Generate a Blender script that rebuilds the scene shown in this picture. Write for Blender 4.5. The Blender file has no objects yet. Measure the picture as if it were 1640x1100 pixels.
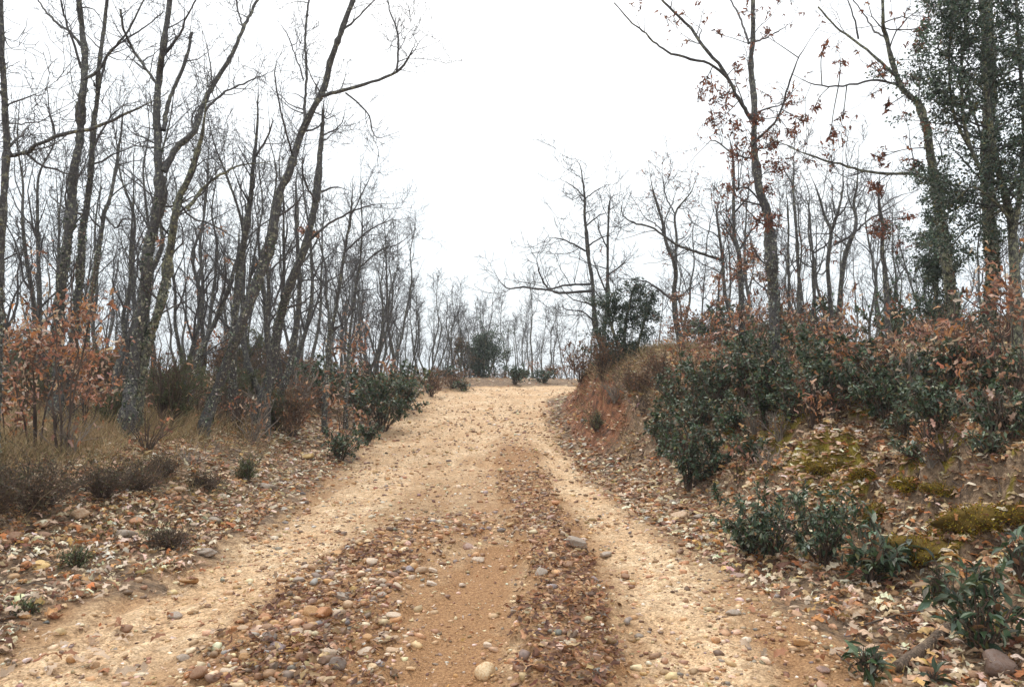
import bpy, math, random
import numpy as np
from mathutils import Matrix, Vector

R = math.radians
random.seed(7)
sc = bpy.context.scene
col = sc.collection

# ------------------------------------------------------------------ camera, sky, sun, exposure
F = 1240.0; CX = 820.0; CY = 550.0; CAMZ = 1.65; PITCH = math.atan(50 / F)
cam = bpy.data.cameras.new('camera'); cam.sensor_width = 36; cam.lens = 36 * F / 1640
cam.clip_start = .05; cam.clip_end = 2000
camo = bpy.data.objects.new('camera', cam); col.objects.link(camo)
camo.location = (0, 0, CAMZ); camo.rotation_euler = (R(90) + PITCH, 0, 0); sc.camera = camo

W = bpy.data.worlds.new('World'); sc.world = W; W.use_nodes = True
nt = W.node_tree; nt.nodes.clear()
SUN_EL, SUN_AZ = 58, -25
sky = nt.nodes.new('ShaderNodeTexSky'); sky.sky_type = 'NISHITA'; sky.sun_disc = False
sky.sun_elevation = R(SUN_EL); sky.sun_rotation = R(SUN_AZ); sky.air_density = 1.5; sky.dust_density = 4
cl = nt.nodes.new('ShaderNodeTexNoise'); cl.inputs['Scale'].default_value = 1.6; cl.inputs['Detail'].default_value = 5
cr = nt.nodes.new('ShaderNodeValToRGB')
cr.color_ramp.elements[0].position = .3; cr.color_ramp.elements[0].color = (.80, .87, .94, 1)
cr.color_ramp.elements[1].position = .7; cr.color_ramp.elements[1].color = (1, 1, 1, 1)
tc = nt.nodes.new('ShaderNodeTexCoord'); nt.links.new(tc.outputs['Generated'], cl.inputs['Vector'])
nt.links.new(cl.outputs['Fac'], cr.inputs['Fac'])
br = nt.nodes.new('ShaderNodeVectorMath'); br.operation = 'SCALE'; br.inputs['Scale'].default_value = 12.0
sz = nt.nodes.new('ShaderNodeSeparateXYZ'); nt.links.new(tc.outputs['Generated'], sz.inputs[0])
hz = nt.nodes.new('ShaderNodeValToRGB'); nt.links.new(sz.outputs['Z'], hz.inputs['Fac'])
hz.color_ramp.elements[0].position = .0; hz.color_ramp.elements[0].color = (.66, .70, .725, 1)
hz.color_ramp.elements[1].position = .42; hz.color_ramp.elements[1].color = (1, 1, 1, 1)
hm = nt.nodes.new('ShaderNodeMixRGB'); hm.blend_type = 'MULTIPLY'; hm.inputs['Fac'].default_value = 1
nt.links.new(cr.outputs['Color'], hm.inputs['Color1']); nt.links.new(hz.outputs['Color'], hm.inputs['Color2'])
nt.links.new(hm.outputs['Color'], br.inputs[0])
mx = nt.nodes.new('ShaderNodeMixRGB'); mx.inputs['Fac'].default_value = .88
nt.links.new(sky.outputs['Color'], mx.inputs['Color1']); nt.links.new(br.outputs[0], mx.inputs['Color2'])
bg = nt.nodes.new('ShaderNodeBackground'); bg.inputs['Strength'].default_value = .1
wo = nt.nodes.new('ShaderNodeOutputWorld')
nt.links.new(mx.outputs['Color'], bg.inputs['Color']); nt.links.new(bg.outputs['Background'], wo.inputs['Surface'])

sl = bpy.data.lights.new('sun', 'SUN'); sl.energy = 1.5; sl.angle = R(14); sl.color = (1, .96, .9)
so = bpy.data.objects.new('sun', sl); col.objects.link(so)
sd = Vector((math.sin(R(SUN_AZ)) * math.cos(R(SUN_EL)), math.cos(R(SUN_AZ)) * math.cos(R(SUN_EL)), math.sin(R(SUN_EL))))
so.rotation_euler = sd.to_track_quat('Z', 'Y').to_euler()
sc.view_settings.view_transform = 'Standard'; sc.view_settings.look = 'None'
sc.view_settings.gamma = 1; sc.view_settings.exposure = .48; sc.view_settings.use_curve_mapping = False
sc.render.engine = 'CYCLES'
sc.cycles.max_bounces = 6; sc.cycles.transparent_max_bounces = 8

# ------------------------------------------------------------------ numpy helpers
def hash2(i, j, s):
    v = np.sin(i * 127.1 + j * 311.7 + s * 74.7) * 43758.5453
    return v - np.floor(v)
def vnoise(x, y, s=0.):
    xi = np.floor(x); yi = np.floor(y); fx = x - xi; fy = y - yi
    fx = fx * fx * (3 - 2 * fx); fy = fy * fy * (3 - 2 * fy)
    a = hash2(xi, yi, s); b = hash2(xi + 1, yi, s); c = hash2(xi, yi + 1, s); d = hash2(xi + 1, yi + 1, s)
    return (a * (1 - fx) + b * fx) * (1 - fy) + (c * (1 - fx) + d * fx) * fy
def fbm(x, y, s=0., o=4):
    r = 0; a = .5; t = 0
    for k in range(o):
        r = r + a * vnoise(x, y, s + k * 13.7); t += a; a *= .5; x = x * 2.03 + 5.1; y = y * 2.03 + 1.7
    return r / t
def sstep(a, b, x):
    t = np.clip((x - a) / (b - a), 0, 1); return t * t * (3 - 2 * t)
def norm(v):
    return v / np.maximum(np.linalg.norm(v, axis=-1, keepdims=True), 1e-9)

def P(px, py, Y):
    """point of the place seen at a pixel of the photograph, Y metres ahead"""
    u = (np.asarray(px, float) - CX) / F; v = (CY - np.asarray(py, float)) / F
    y = math.cos(PITCH) - math.sin(PITCH) * v; z = math.sin(PITCH) + math.cos(PITCH) * v
    Y = np.asarray(Y, float)
    return np.stack([u / y * Y, Y + 0 * u, CAMZ + z / y * Y], -1)

# ------------------------------------------------------------------ terrain
YT = np.arange(-30, 420, .25)
def table(ys, vs, sm=6):
    t = np.interp(YT, ys, vs); k = np.hanning(2 * sm + 3)[1:-1]; k /= k.sum()
    tp = np.pad(t, sm, mode='edge'); return np.convolve(tp, k, 'valid')
ROADZ = table([-30, 0, 10, 13.5, 18, 22.5, 27, 30, 34, 45, 70, 150, 400], [-.3, 0, -.02, -.06, .2, .56, 1.0, 1.13, 1.12, .9, .5, .2, 0])
XL = table([-30, 0, 4.3, 6, 8.5, 13.5, 18, 22.5, 26, 28.5, 31, 34, 37, 42, 400], [-3.2, -3.0, -2.85, -2.66, -2.55, -2.8, -3.1, -3.2, -3.0, -2.2, -.4, 2.4, 6, 14, 600], 5)
XR = table([-30, 0, 4.3, 6, 8.5, 13.5, 18, 22.5, 25, 27, 30, 33, 37, 42, 400], [2.2, 2.1, 1.9, 1.84, 1.5, 1.1, .87, .87, 1.1, 1.7, 3.9, 6.8, 11, 19, 605], 5)
def tab(T, y): return np.interp(y, YT, T)
def roadd(x, y):
    return tab(XL, y) - x, x - tab(XR, y)      # distance left of the left edge, right of the right edge
def seg_dist(x, y, pts):
    """distance to a polyline and the parameter along it"""
    best = np.full(np.shape(x), 1e9); tt = np.zeros(np.shape(x)); n = len(pts) - 1
    for k in range(n):
        a = pts[k]; b = pts[k + 1]; d = b - a; L = (d ** 2).sum() + 1e-12
        t = np.clip(((x - a[0]) * d[0] + (y - a[1]) * d[1]) / L, 0, 1)
        q = np.hypot(x - a[0] - t * d[0], y - a[1] - t * d[1])
        m = q < best; best = np.where(m, q, best); tt = np.where(m, (k + t) / n, tt)
    return best, tt
def flat(pts):
    q = []
    for px, py in pts:
        y = CAMZ * F / (py - 600) ; q.append(((px - CX) / F * y, y))
    return np.array(q)
S_MID = flat([(905, 1250), (905, 1100), (905, 980), (890, 900), (868, 850), (850, 800), (838, 760), (826, 725), (818, 700)])
S_LEFT = flat([(330, 1250), (440, 1100), (485, 1020), (535, 955), (590, 900), (650, 865), (720, 835)])
S_WET = flat([(690, 1300), (725, 1100), (740, 1000), (770, 925), (810, 880)])
S_LANE_L = flat([(-150, 1250), (120, 1080), (330, 950), (500, 850), (610, 770), (690, 700), (720, 665)])
S_LANE_R = flat([(1180, 1250), (1130, 1050), (1060, 920), (985, 840), (925, 780), (870, 730), (830, 690)])
def strips(x, y):
    e = (fbm(x * 4, y * 4, 3.3) - .5) * .3 + (fbm(x * 11, y * 8, 3.9) - .5) * .3
    d1, _ = seg_dist(x, y, S_MID); d2, _ = seg_dist(x, y, S_LEFT); d3, _ = seg_dist(x, y, S_WET)
    w1 = .22 + .018 * np.clip(y - 4, 0, 12)
    m1 = 1 - sstep(w1 * .7, w1 * 1.35, d1 + e); m2 = 1 - sstep(.30, .62, d2 + e * 1.3)
    m1 = m1 * (1 - sstep(15, 20, y)); m2 = m2 * (1 - sstep(7.5, 10, y) * .7)
    m3 = 1 - sstep(.12, .34, d3 + e * .6)
    return m1, m2, m3
def H(x, y, fine=True):
    x = np.asarray(x, float); y = np.asarray(y, float)
    dl, dr = roadd(x, y); rz = tab(ROADZ, y)
    # left verge
    A = np.interp(y, [2, 5, 9, 13, 20, 27, 34], [.25, .34, .66, .78, .55, .35, .25])
    zl = A * sstep(.0, 3.0, dl) + .07 * sstep(-.1, .25, dl) + .012 * np.clip(dl - 3, 0, 40)
    # right bank
    s = np.interp(y, [4, 8, 13, 18, 25], [1.05, 1.0, .84, .54, .52]); amp = np.interp(y, [0, 8, 14, 19, 25, 30, 40, 60], [.95, 1, 1.12, 1.42, 1.22, .8, .45, .2])
    q = np.clip(dr, 0, 60) / s
    q = q + (fbm(x * .9, y * .9, 9) - .5) * .9 * sstep(.6, 1.6, q) + (fbm(x * 3, y * 3, 19) - .5) * .35 * sstep(.8, 1.6, q)
    zr = np.interp(q, [0, .5, 1.15, 1.6, 2.05, 2.45, 3.1, 3.9, 6, 10, 20, 60], [0, -.05, .04, .22, .42, .88, 1.12, 1.45, 2.05, 2.35, 2.4, 1.6]) * amp
    zt = rz + zr; zt = np.where(zt > 1.5, 1.5 + .85 * np.tanh((zt - 1.5) / 1.2), zt); zr = zt - rz
    # rills and overhang lips in the cut red bank
    zr = zr + .16 * (vnoise(x * .8, y * 3.2, 44) - .5) * sstep(.5, 1, q) * (1 - sstep(2.4, 3, q)) * sstep(12, 15, y)
    z = rz + np.where(dl > 0, zl, 0) + np.where(dr > 0, zr, 0)
    off = sstep(0, .8, np.maximum(dl, dr))
    z = z + off * ((fbm(x * .5, y * .5, 1) - .5) * .22 * sstep(0, 2, np.maximum(dl, dr)) + (fbm(x * 3, y * 3, 2) - .5) * .10)
    # fall away behind the woods
    far = sstep(38, 120, np.hypot(x, y)); z = z - far * 2.2
    if fine:
        on = 1 - off
        m1, m2, m3 = strips(x, y)
        z = z + on * ((fbm(x * 1.3, y * 1.3, 5) - .5) * .09 + (fbm(x * 5, y * 3.5, 15, 3) - .5) * .05 + (fbm(x * 14, y * 14, 6, 3) - .5) * .022) * (1 - .6 * m3)
        z = z + .07 * m1 + .06 * m2 - .035 * m3
        z = z + off * (fbm(x * 12, y * 12, 8, 3) - .5) * .04
        z = z + .15 * sstep(.47, .58, fbm(x * 2.2 + 3, y * 2.2, 22)) * sstep(1.1, 1.7, dr) * (1 - sstep(4.2, 5.5, dr)) * (1 - sstep(13, 17, y))
        z = z + on * (fbm(x * 7, y * .9, 55, 3) - .5) * .06 * (1 - .7 * m3)
        # drip-cut edges of the bank
        z = z + .05 * sstep(.52, .62, fbm(x * 1.7, y * 1.7, 31)) * sstep(1.2, 2, q) * (dr > 0)
    return z
def G(px, py):
    """where the ray through a photograph pixel meets the ground"""
    Ys = np.concatenate([np.arange(2.2, 40, .04), np.arange(40, 160, .5)])
    p = P(np.full(len(Ys), px), np.full(len(Ys), py), Ys)
    below = p[:, 2] < H(p[:, 0], p[:, 1])
    k = int(np.argmax(below)) if below.any() else len(Ys) - 1
    q = p[k].copy(); q[2] = float(H(q[0], q[1])); return q

# ------------------------------------------------------------------ mesh building
class MB:
    def __init__(s): s.v = []; s.f = {3: [], 4: []}; s.c = []; s.n = 0
    def add(s, v, f, c=None):
        v = np.asarray(v, np.float32).reshape(-1, 3); f = np.asarray(f, np.int64)
        s.v.append(v); s.f[f.shape[1]].append(f + s.n)
        c = np.ones((len(v), 4), np.float32) if c is None else np.broadcast_to(np.asarray(c, np.float32), (len(v), 4))
        s.c.append(c); s.n += len(v)
    def mesh(s, name, mat, smooth=True):
        me = bpy.data.meshes.new(name)
        V = np.concatenate(s.v); C = np.concatenate(s.c)
        t = np.concatenate(s.f[3]) if s.f[3] else np.zeros((0, 3), np.int64)
        q = np.concatenate(s.f[4]) if s.f[4] else np.zeros((0, 4), np.int64)
        me.vertices.add(len(V)); me.vertices.foreach_set('co', V.ravel())
        me.loops.add(t.size + q.size); me.loops.foreach_set('vertex_index', np.concatenate([t.ravel(), q.ravel()]).astype(np.int32))
        me.polygons.add(len(t) + len(q))
        st = np.concatenate([np.arange(len(t)) * 3, t.size + np.arange(len(q)) * 4]).astype(np.int32)
        me.polygons.foreach_set('loop_start', st)
        me.polygons.foreach_set('use_smooth', np.full(len(t) + len(q), smooth))
        a = me.color_attributes.new('Col', 'FLOAT_COLOR', 'POINT'); a.data.foreach_set('color', C.ravel())
        me.update(calc_edges=True); me.validate()
        if mat: me.materials.append(mat)
        return me
    def build(s, name, mat, parent=None, smooth=True):
        if not s.v: return None
        o = bpy.data.objects.new(name, s.mesh(name, mat, smooth)); col.objects.link(o)
        if parent is not None: o.parent = parent
        return o
def link(name, me, parent=None):
    o = bpy.data.objects.new(name, me); col.objects.link(o); o.parent = parent; return o
def tag(o, label=None, cat=None, group=None, kind=None):
    if label: o['label'] = label
    if cat: o['category'] = cat
    if group: o['group'] = group
    if kind: o['kind'] = kind
    return o
def empty(name, loc, label, cat, group=None):
    o = bpy.data.objects.new(name, None); o.empty_display_size = .2; col.objects.link(o); o.location = [float(a) for a in loc]
    return tag(o, label, cat, group)

def tubes(mb, PP, RR, sides, c=None, rough=0., rng=None):
    """PP (N,K,3) polylines, RR (N,K) radii -> tubes"""
    if len(PP) == 0: return
    N, K, _ = PP.shape
    T = norm(np.gradient(PP, axis=1))
    ref = np.where(np.abs(T[:, :1, 2:3]) > .9, np.array([1., 0, 0]), np.array([0, 0, 1.]))
    ref = np.broadcast_to(ref, T.shape)
    A = norm(np.cross(T, ref)); B = np.cross(T, A)
    th = np.arange(sides) / sides * 2 * math.pi
    rr = RR[:, :, None] * np.ones(sides)
    if rough and rng is not None:
        rr = rr * (1 + rough * (rng.random((N, K, sides)) - .5))
    V = PP[:, :, None] + A[:, :, None] * (np.cos(th)[:, None] * rr[..., None]) + B[:, :, None] * (np.sin(th)[:, None] * rr[..., None])
    i = np.arange(K - 1)[:, None]; j = np.arange(sides)[None]
    a = i * sides + j; b = i * sides + (j + 1) % sides
    f = np.stack([a, b, b + sides, a + sides], -1).reshape(-1, 4)
    f = (f[None] + (np.arange(N) * K * sides)[:, None, None]).reshape(-1, 4)
    mb.add(V.reshape(-1, 3), f, c)

def curve(pts, n):
    """smooth resampling of a polyline"""
    p = np.asarray(pts, float)
    if len(p) == 2: 
        t = np.linspace(0, 1, n)[:, None]; return p[0] * (1 - t) + p[1] * t
    p = np.vstack([2 * p[0] - p[1], p, 2 * p[-1] - p[-2]])
    m = len(p) - 3; u = np.linspace(0, m - 1e-6, n); k = u.astype(int); t = (u - k)[:, None]
    a, b, c, d = p[k], p[k + 1], p[k + 2], p[k + 3]
    return .5 * (2 * b + (c - a) * t + (2 * a - 5 * b + 4 * c - d) * t ** 2 + (3 * b - a - 3 * c + d) * t ** 3)

def spawn(rng, PP, RR, dens, L, K=6, tmin=.2, tmax=1., ang=(30, 65), up=.12, wig=.3, rk=.65, rmin=.004, lenfall=.5, flat_=1.):
    """children growing from polylines; all arrays"""
    seg = np.linalg.norm(np.diff(PP, axis=1), axis=2).sum(1)
    cnt = rng.poisson(dens * seg * (tmax - tmin)); idx = np.repeat(np.arange(len(PP)), cnt); n = len(idx)
    if n == 0: return np.zeros((0, K, 3)), np.zeros((0, K))
    t = tmin + (tmax - tmin) * rng.random(n); u = t * (PP.shape[1] - 1) * .9999; k = u.astype(int); fr = (u - k)[:, None]
    p0 = PP[idx, k] * (1 - fr) + PP[idx, k + 1] * fr; tan = norm(PP[idx, k + 1] - PP[idx, k])
    r0 = RR[idx, k] * (1 - fr[:, 0]) + RR[idx, k + 1] * fr[:, 0]
    q = rng.normal(size=(n, 3)); q = norm(q - (q * tan).sum(1, keepdims=True) * tan)
    a = np.radians(rng.uniform(ang[0], ang[1], n))[:, None]
    d = norm(np.cos(a) * tan + np.sin(a) * q)
    ln = (rng.uniform(L[0], L[1], n) * (1 - lenfall * t))
    pts = [p0]; 
    for s in range(K - 1):
        d = norm(d + wig * rng.normal(size=(n, 3)) + np.array([0, 0, up])); pts.append(pts[-1] + d * (ln / (K - 1))[:, None])
    C = np.stack(pts, 1)
    rb = np.maximum(np.minimum(r0 * rk, .004 + .013 * ln), rmin)
    RRc = rb[:, None] * (1 - np.linspace(0, 1, K) ** .8 * .88)[None]; RRc = np.maximum(RRc, rmin * .8)
    return C, RRc

def frames(d, rng, nrm=None):
    """rotation matrices whose X is d and whose Z is close to nrm"""
    if nrm is None: nrm = rng.normal(size=d.shape)
    d = norm(d); y = norm(np.cross(nrm, d)); z = np.cross(d, y)
    return np.stack([d, y, z], -1)
def scatter(mb, tv, tf, pos, rot, scl, c):
    n = len(pos); 
    if n == 0: return
    scl = np.asarray(scl, float)
    if scl.ndim == 1: scl = np.repeat(scl[:, None], 3, 1)
    V = np.einsum('nij,nkj->nki', rot, tv[None] * scl[:, None]) + pos[:, None]
    f = (tf[None] + (np.arange(n) * len(tv))[:, None, None]).reshape(-1, tf.shape[1])
    mb.add(V.reshape(-1, 3), f, np.repeat(c, len(tv), 0))

def leaf_lance(w=.17, droop=.14):
    v = [(0, 0, 0), (.4, w, .05), (.4, -w, .05), (.4, 0, 0), (1, 0, -droop), (.75, w * .6, 0), (.75, -w * .6, 0)]
    f = [(0, 2, 3), (0, 3, 1), (3, 2, 6), (3, 6, 4), (3, 4, 5), (3, 5, 1)]
    return np.array(v, float), np.array(f)
def leaf_oak(fine=True, curl=.2, tw=0., sg=1):
    if fine: xs = [0, .24, .34, .56, .68, 1]; ys = [.02, .19, .08, .32, .13, .15]
    else: xs = [0, .34, .5, 1]; ys = [.03, .25, .13, .12]
    n = len(xs); xs = np.array(xs); ys = np.array(ys)
    zc = curl * np.sin(xs * 2.6) * sg; ze = zc + curl * .9 * np.abs(ys) * 1.6 + tw * np.sin(xs * 9) * .1
    v = np.concatenate([np.stack([xs, 0 * xs, zc], 1), np.stack([xs - .06 * (ys > .15), ys, ze], 1), np.stack([xs - .03 * (ys > .15), -ys, ze * .8 + .02], 1)])
    i = np.arange(n - 1)
    f = np.concatenate([np.stack([i, i + 1, n + i + 1, n + i], 1), np.stack([i + 1, i, 2 * n + i, 2 * n + i + 1], 1)])
    return v, f
def leaf_quad(w=.3):
    return np.array([(0, 0, 0), (.45, w, .06), (1, 0, -.05), (.5, -w, .06)], float), np.array([(0, 3, 2), (0, 2, 1)])
LANCE = leaf_lance(.21); LANCE4 = (np.array([(0, 0, 0), (.5, .2, .05), (.5, -.2, .05), (.5, 0, 0), (1, 0, -.14)], float), np.array([(0, 2, 3), (0, 3, 1), (3, 2, 4), (3, 4, 1)])); OAKF = [leaf_oak(True, .34, .6), leaf_oak(True, .42, -.8, -1), leaf_oak(True, .16, 1.2)]
OAKC = [leaf_oak(False, .25), leaf_oak(False, .2, 0, -1)]; QUAD = leaf_quad()

def pick(rng, cols, n, var=.18):
    """random colours from a weighted palette"""
    w = np.array([c[3] for c in cols], float); k = rng.choice(len(cols), n, p=w / w.sum())
    c = np.array([c[:3] for c in cols])[k] * (1 + var * rng.normal(size=(n, 1)) * .8) * (1 + .06 * rng.normal(size=(n, 3)))
    return np.concatenate([np.clip(c, .005, .9), np.ones((n, 1))], 1)
P_LITTER = [(.68, .51, .34, 4), (.54, .36, .21, 3), (.33, .175, .09, 2.4), (.18, .08, .045, 1.7), (.80, .68, .52, 3), (.46, .19, .07, 2), (.60, .38, .15, 1.2)]
P_RUST = [(.48, .23, .12, 3), (.33, .16, .10, 2.5), (.58, .39, .27, 2.4), (.19, .10, .07, 2), (.50, .23, .09, 1), (.66, .50, .38, 1.)]
P_DARKRUST = [(.22, .09, .055, 3), (.34, .13, .065, 2.4), (.12, .06, .045, 1.6)]
P_CIST = [(.052, .088, .040, 3.5), (.085, .125, .060, 3), (.15, .20, .13, 2.4), (.032, .05, .03, 2.2), (.24, .27, .20, 1.), (.16, .15, .05, 1.), (.27, .15, .08, .8)]
P_HOLM = [(.06, .092, .06, 3), (.10, .145, .095, 2.5), (.17, .21, .16, 1.8), (.025, .042, .03, 1.5), (.15, .14, .06, .5)]
P_JUN = [(.07, .095, .035, 3), (.12, .145, .055, 2.5), (.18, .17, .08, 1.5)]

# ------------------------------------------------------------------ materials
def new_mat(name):
    m = bpy.data.materials.new(name); m.use_nodes = True; t = m.node_tree
    b = t.nodes['Principled BSDF']; return m, t, b
def N(t, kind, **kw):
    n = t.nodes.new(kind)
    for k, v in kw.items():
        if k in n.inputs: n.inputs[k].default_value = v
        else: setattr(n, k, v)
    return n
def ramp(t, src, stops, interp='LINEAR'):
    r = t.nodes.new('ShaderNodeValToRGB'); r.color_ramp.interpolation = interp
    e = r.color_ramp.elements
    while len(e) < len(stops): e.new(.5)
    for k, (p, c) in enumerate(stops):
        e[k].position = p; e[k].color = (*c, 1) if len(c) == 3 else c
    t.links.new(src, r.inputs['Fac']); return r.outputs['Color']
def mixc(t, fac, a, b, mode='MIX'):
    m = t.nodes.new('ShaderNodeMixRGB'); m.blend_type = mode
    for s, i in ((fac, 'Fac'), (a, 'Color1'), (b, 'Color2')):
        if isinstance(s, (int, float)): m.inputs[i].default_value = s
        elif isinstance(s, tuple): m.inputs[i].default_value = (*s, 1)
        else: t.links.new(s, m.inputs[i])
    return m.outputs['Color']
def math_(t, op, a, b=None):
    m = t.nodes.new('ShaderNodeMath'); m.operation = op
    for k, s in enumerate((a, b)):
        if s is None: continue
        if isinstance(s, (int, float)): m.inputs[k].default_value = s
        else: t.links.new(s, m.inputs[k])
    return m.outputs[0]
def bump(t, b, h, strength=.5, dist=.02):
    n = t.nodes.new('ShaderNodeBump'); n.inputs['Strength'].default_value = strength; n.inputs['Distance'].default_value = dist
    t.links.new(h, n.inputs['Height']); t.links.new(n.outputs['Normal'], b.inputs['Normal'])

def mat_bark(name, dark, pale, lichen, lich_amt):
    m, t, b = new_mat(name)
    tc = N(t, 'ShaderNodeTexCoord'); mp = N(t, 'ShaderNodeMapping'); mp.inputs['Scale'].default_value = (1, 1, .35)
    t.links.new(tc.outputs['Object'], mp.inputs['Vector'])
    n1 = N(t, 'ShaderNodeTexNoise', Scale=45., Detail=8., Roughness=.7); t.links.new(mp.outputs[0], n1.inputs['Vector'])
    v = N(t, 'ShaderNodeTexVoronoi', Scale=38., feature='DISTANCE_TO_EDGE'); t.links.new(mp.outputs[0], v.inputs['Vector'])
    c = ramp(t, n1.outputs['Fac'], [(.3, dark), (.62, pale)])
    n2 = N(t, 'ShaderNodeTexNoise', Scale=16., Detail=7., Roughness=.75); t.links.new(tc.outputs['Object'], n2.inputs['Vector'])
    lm = ramp(t, n2.outputs['Fac'], [(.56 - lich_amt, (0, 0, 0)), (.62 - lich_amt, (1, 1, 1))])
    n3 = N(t, 'ShaderNodeTexNoise', Scale=4., Detail=3.); t.links.new(tc.outputs['Object'], n3.inputs['Vector'])
    lc = mixc(t, n3.outputs['Fac'], lichen, (lichen[0] * 1.1, lichen[1] * .95, lichen[2] * .6))
    c = mixc(t, lm, c, lc)
    cr_ = ramp(t, v.outputs['Distance'], [(0, (.35, .35, .35)), (.12, (1, 1, 1))])
    c = mixc(t, .8, c, cr_, 'MULTIPLY'); t.links.new(c, b.inputs['Base Color'])
    b.inputs['Roughness'].default_value = .92
    h = math_(t, 'ADD', v.outputs['Distance'], n1.outputs['Fac']); bump(t, b, h, .9, .02)
    return m
BARK = mat_bark('oak_bark', (.030, .028, .027), (.12, .11, .105), (.28, .29, .25), .025)
BARKG = mat_bark('mossy_bark', (.030, .029, .026), (.14, .135, .112), (.28, .295, .22), .07)
BARKF = mat_bark('far_bark', (.04, .038, .037), (.13, .125, .12), (.26, .27, .24), .05)  # oak bark for far trees, a little paler: distance haze mixed into the colour
def mat_twig(name, c1, c2):
    m, t, b = new_mat(name); tc = N(t, 'ShaderNodeTexCoord')
    n = N(t, 'ShaderNodeTexNoise', Scale=3., Detail=6.); t.links.new(tc.outputs['Object'], n.inputs['Vector'])
    t.links.new(ramp(t, n.outputs['Fac'], [(.35, c1), (.65, c2)]), b.inputs['Base Color']); b.inputs['Roughness'].default_value = .85
    return m
TWIG = mat_twig('oak_twig', (.035, .031, .03), (.10, .09, .085))
TWIGB = mat_twig('brown_twig', (.05, .033, .024), (.15, .10, .07))
TWIGF = mat_twig('far_twig', (.05, .047, .047), (.105, .10, .098))  # far copy of the oak twig, its lighter tone paints in some haze
TWIGP = mat_twig('pale_twig', (.13, .105, .085), (.36, .30, .24))
def mat_leaf(name, trans=.3, rough=.6, spec=.4, nz=30.):
    m, t, b = new_mat(name)
    at = N(t, 'ShaderNodeAttribute', attribute_name='Col'); tc = N(t, 'ShaderNodeTexCoord')
    n = N(t, 'ShaderNodeTexNoise', Scale=nz, Detail=4.); t.links.new(tc.outputs['Object'], n.inputs['Vector'])
    v = ramp(t, n.outputs['Fac'], [(.3, (.62, .6, .58)), (.7, (1.2, 1.2, 1.2))])
    c = mixc(t, 1., at.outputs['Color'], v, 'MULTIPLY')
    oi = N(t, 'ShaderNodeObjectInfo'); c = mixc(t, 1., c, oi.outputs['Color'], 'MULTIPLY')
    t.links.new(c, b.inputs['Base Color']); b.inputs['Roughness'].default_value = rough
    b.inputs['Specular IOR Level'].default_value = spec
    tr = N(t, 'ShaderNodeBsdfTranslucent'); t.links.new(c, tr.inputs['Color'])
    ms = N(t, 'ShaderNodeMixShader', Fac=trans); out = t.nodes['Material Output']
    t.links.new(b.outputs[0], ms.inputs[1]); t.links.new(tr.outputs[0], ms.inputs[2]); t.links.new(ms.outputs[0], out.inputs['Surface'])
    return m
BARKL = mat_bark('rotten_bark', (.05, .032, .022), (.24, .165, .11), (.33, .25, .17), .0)
M_DRY = mat_leaf('dry_leaf', .22, .65, .25, 45.)
M_GREEN = mat_leaf('evergreen_leaf', .22, .48, .45)
M_GRASS = mat_leaf('grass_blade', .25, .7, .2, 6.)
M_LICH = mat_leaf('lichen', .05, .9, .1)

def mat_stone(name, vcol):
    m, t, b = new_mat(name); tc = N(t, 'ShaderNodeTexCoord')
    if vcol: base = N(t, 'ShaderNodeAttribute', attribute_name='Col').outputs['Color']
    else: base = N(t, 'ShaderNodeObjectInfo').outputs['Color']
    n = N(t, 'ShaderNodeTexNoise', Scale=26., Detail=8., Roughness=.65); t.links.new(tc.outputs['Object'], n.inputs['Vector'])
    n2 = N(t, 'ShaderNodeTexNoise', Scale=6., Detail=3.); t.links.new(tc.outputs['Object'], n2.inputs['Vector'])
    c = mixc(t, 1., base, ramp(t, n.outputs['Fac'], [(.3, (.6, .58, .55)), (.68, (1.25, 1.22, 1.18))]), 'MULTIPLY')
    c = mixc(t, ramp(t, n2.outputs['Fac'], [(.45, (0, 0, 0)), (.62, (.7, .7, .7))]), c, mixc(t, 1., c, (.72, .5, .33), 'MULTIPLY'))
    t.links.new(c, b.inputs['Base Color']); b.inputs['Roughness'].default_value = .62; bump(t, b, n.outputs['Fac'], .35, .006)
    return m
M_STONE = mat_stone('cobble_stone', False); M_GRAVEL = mat_stone('gravel_stone', True)

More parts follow.
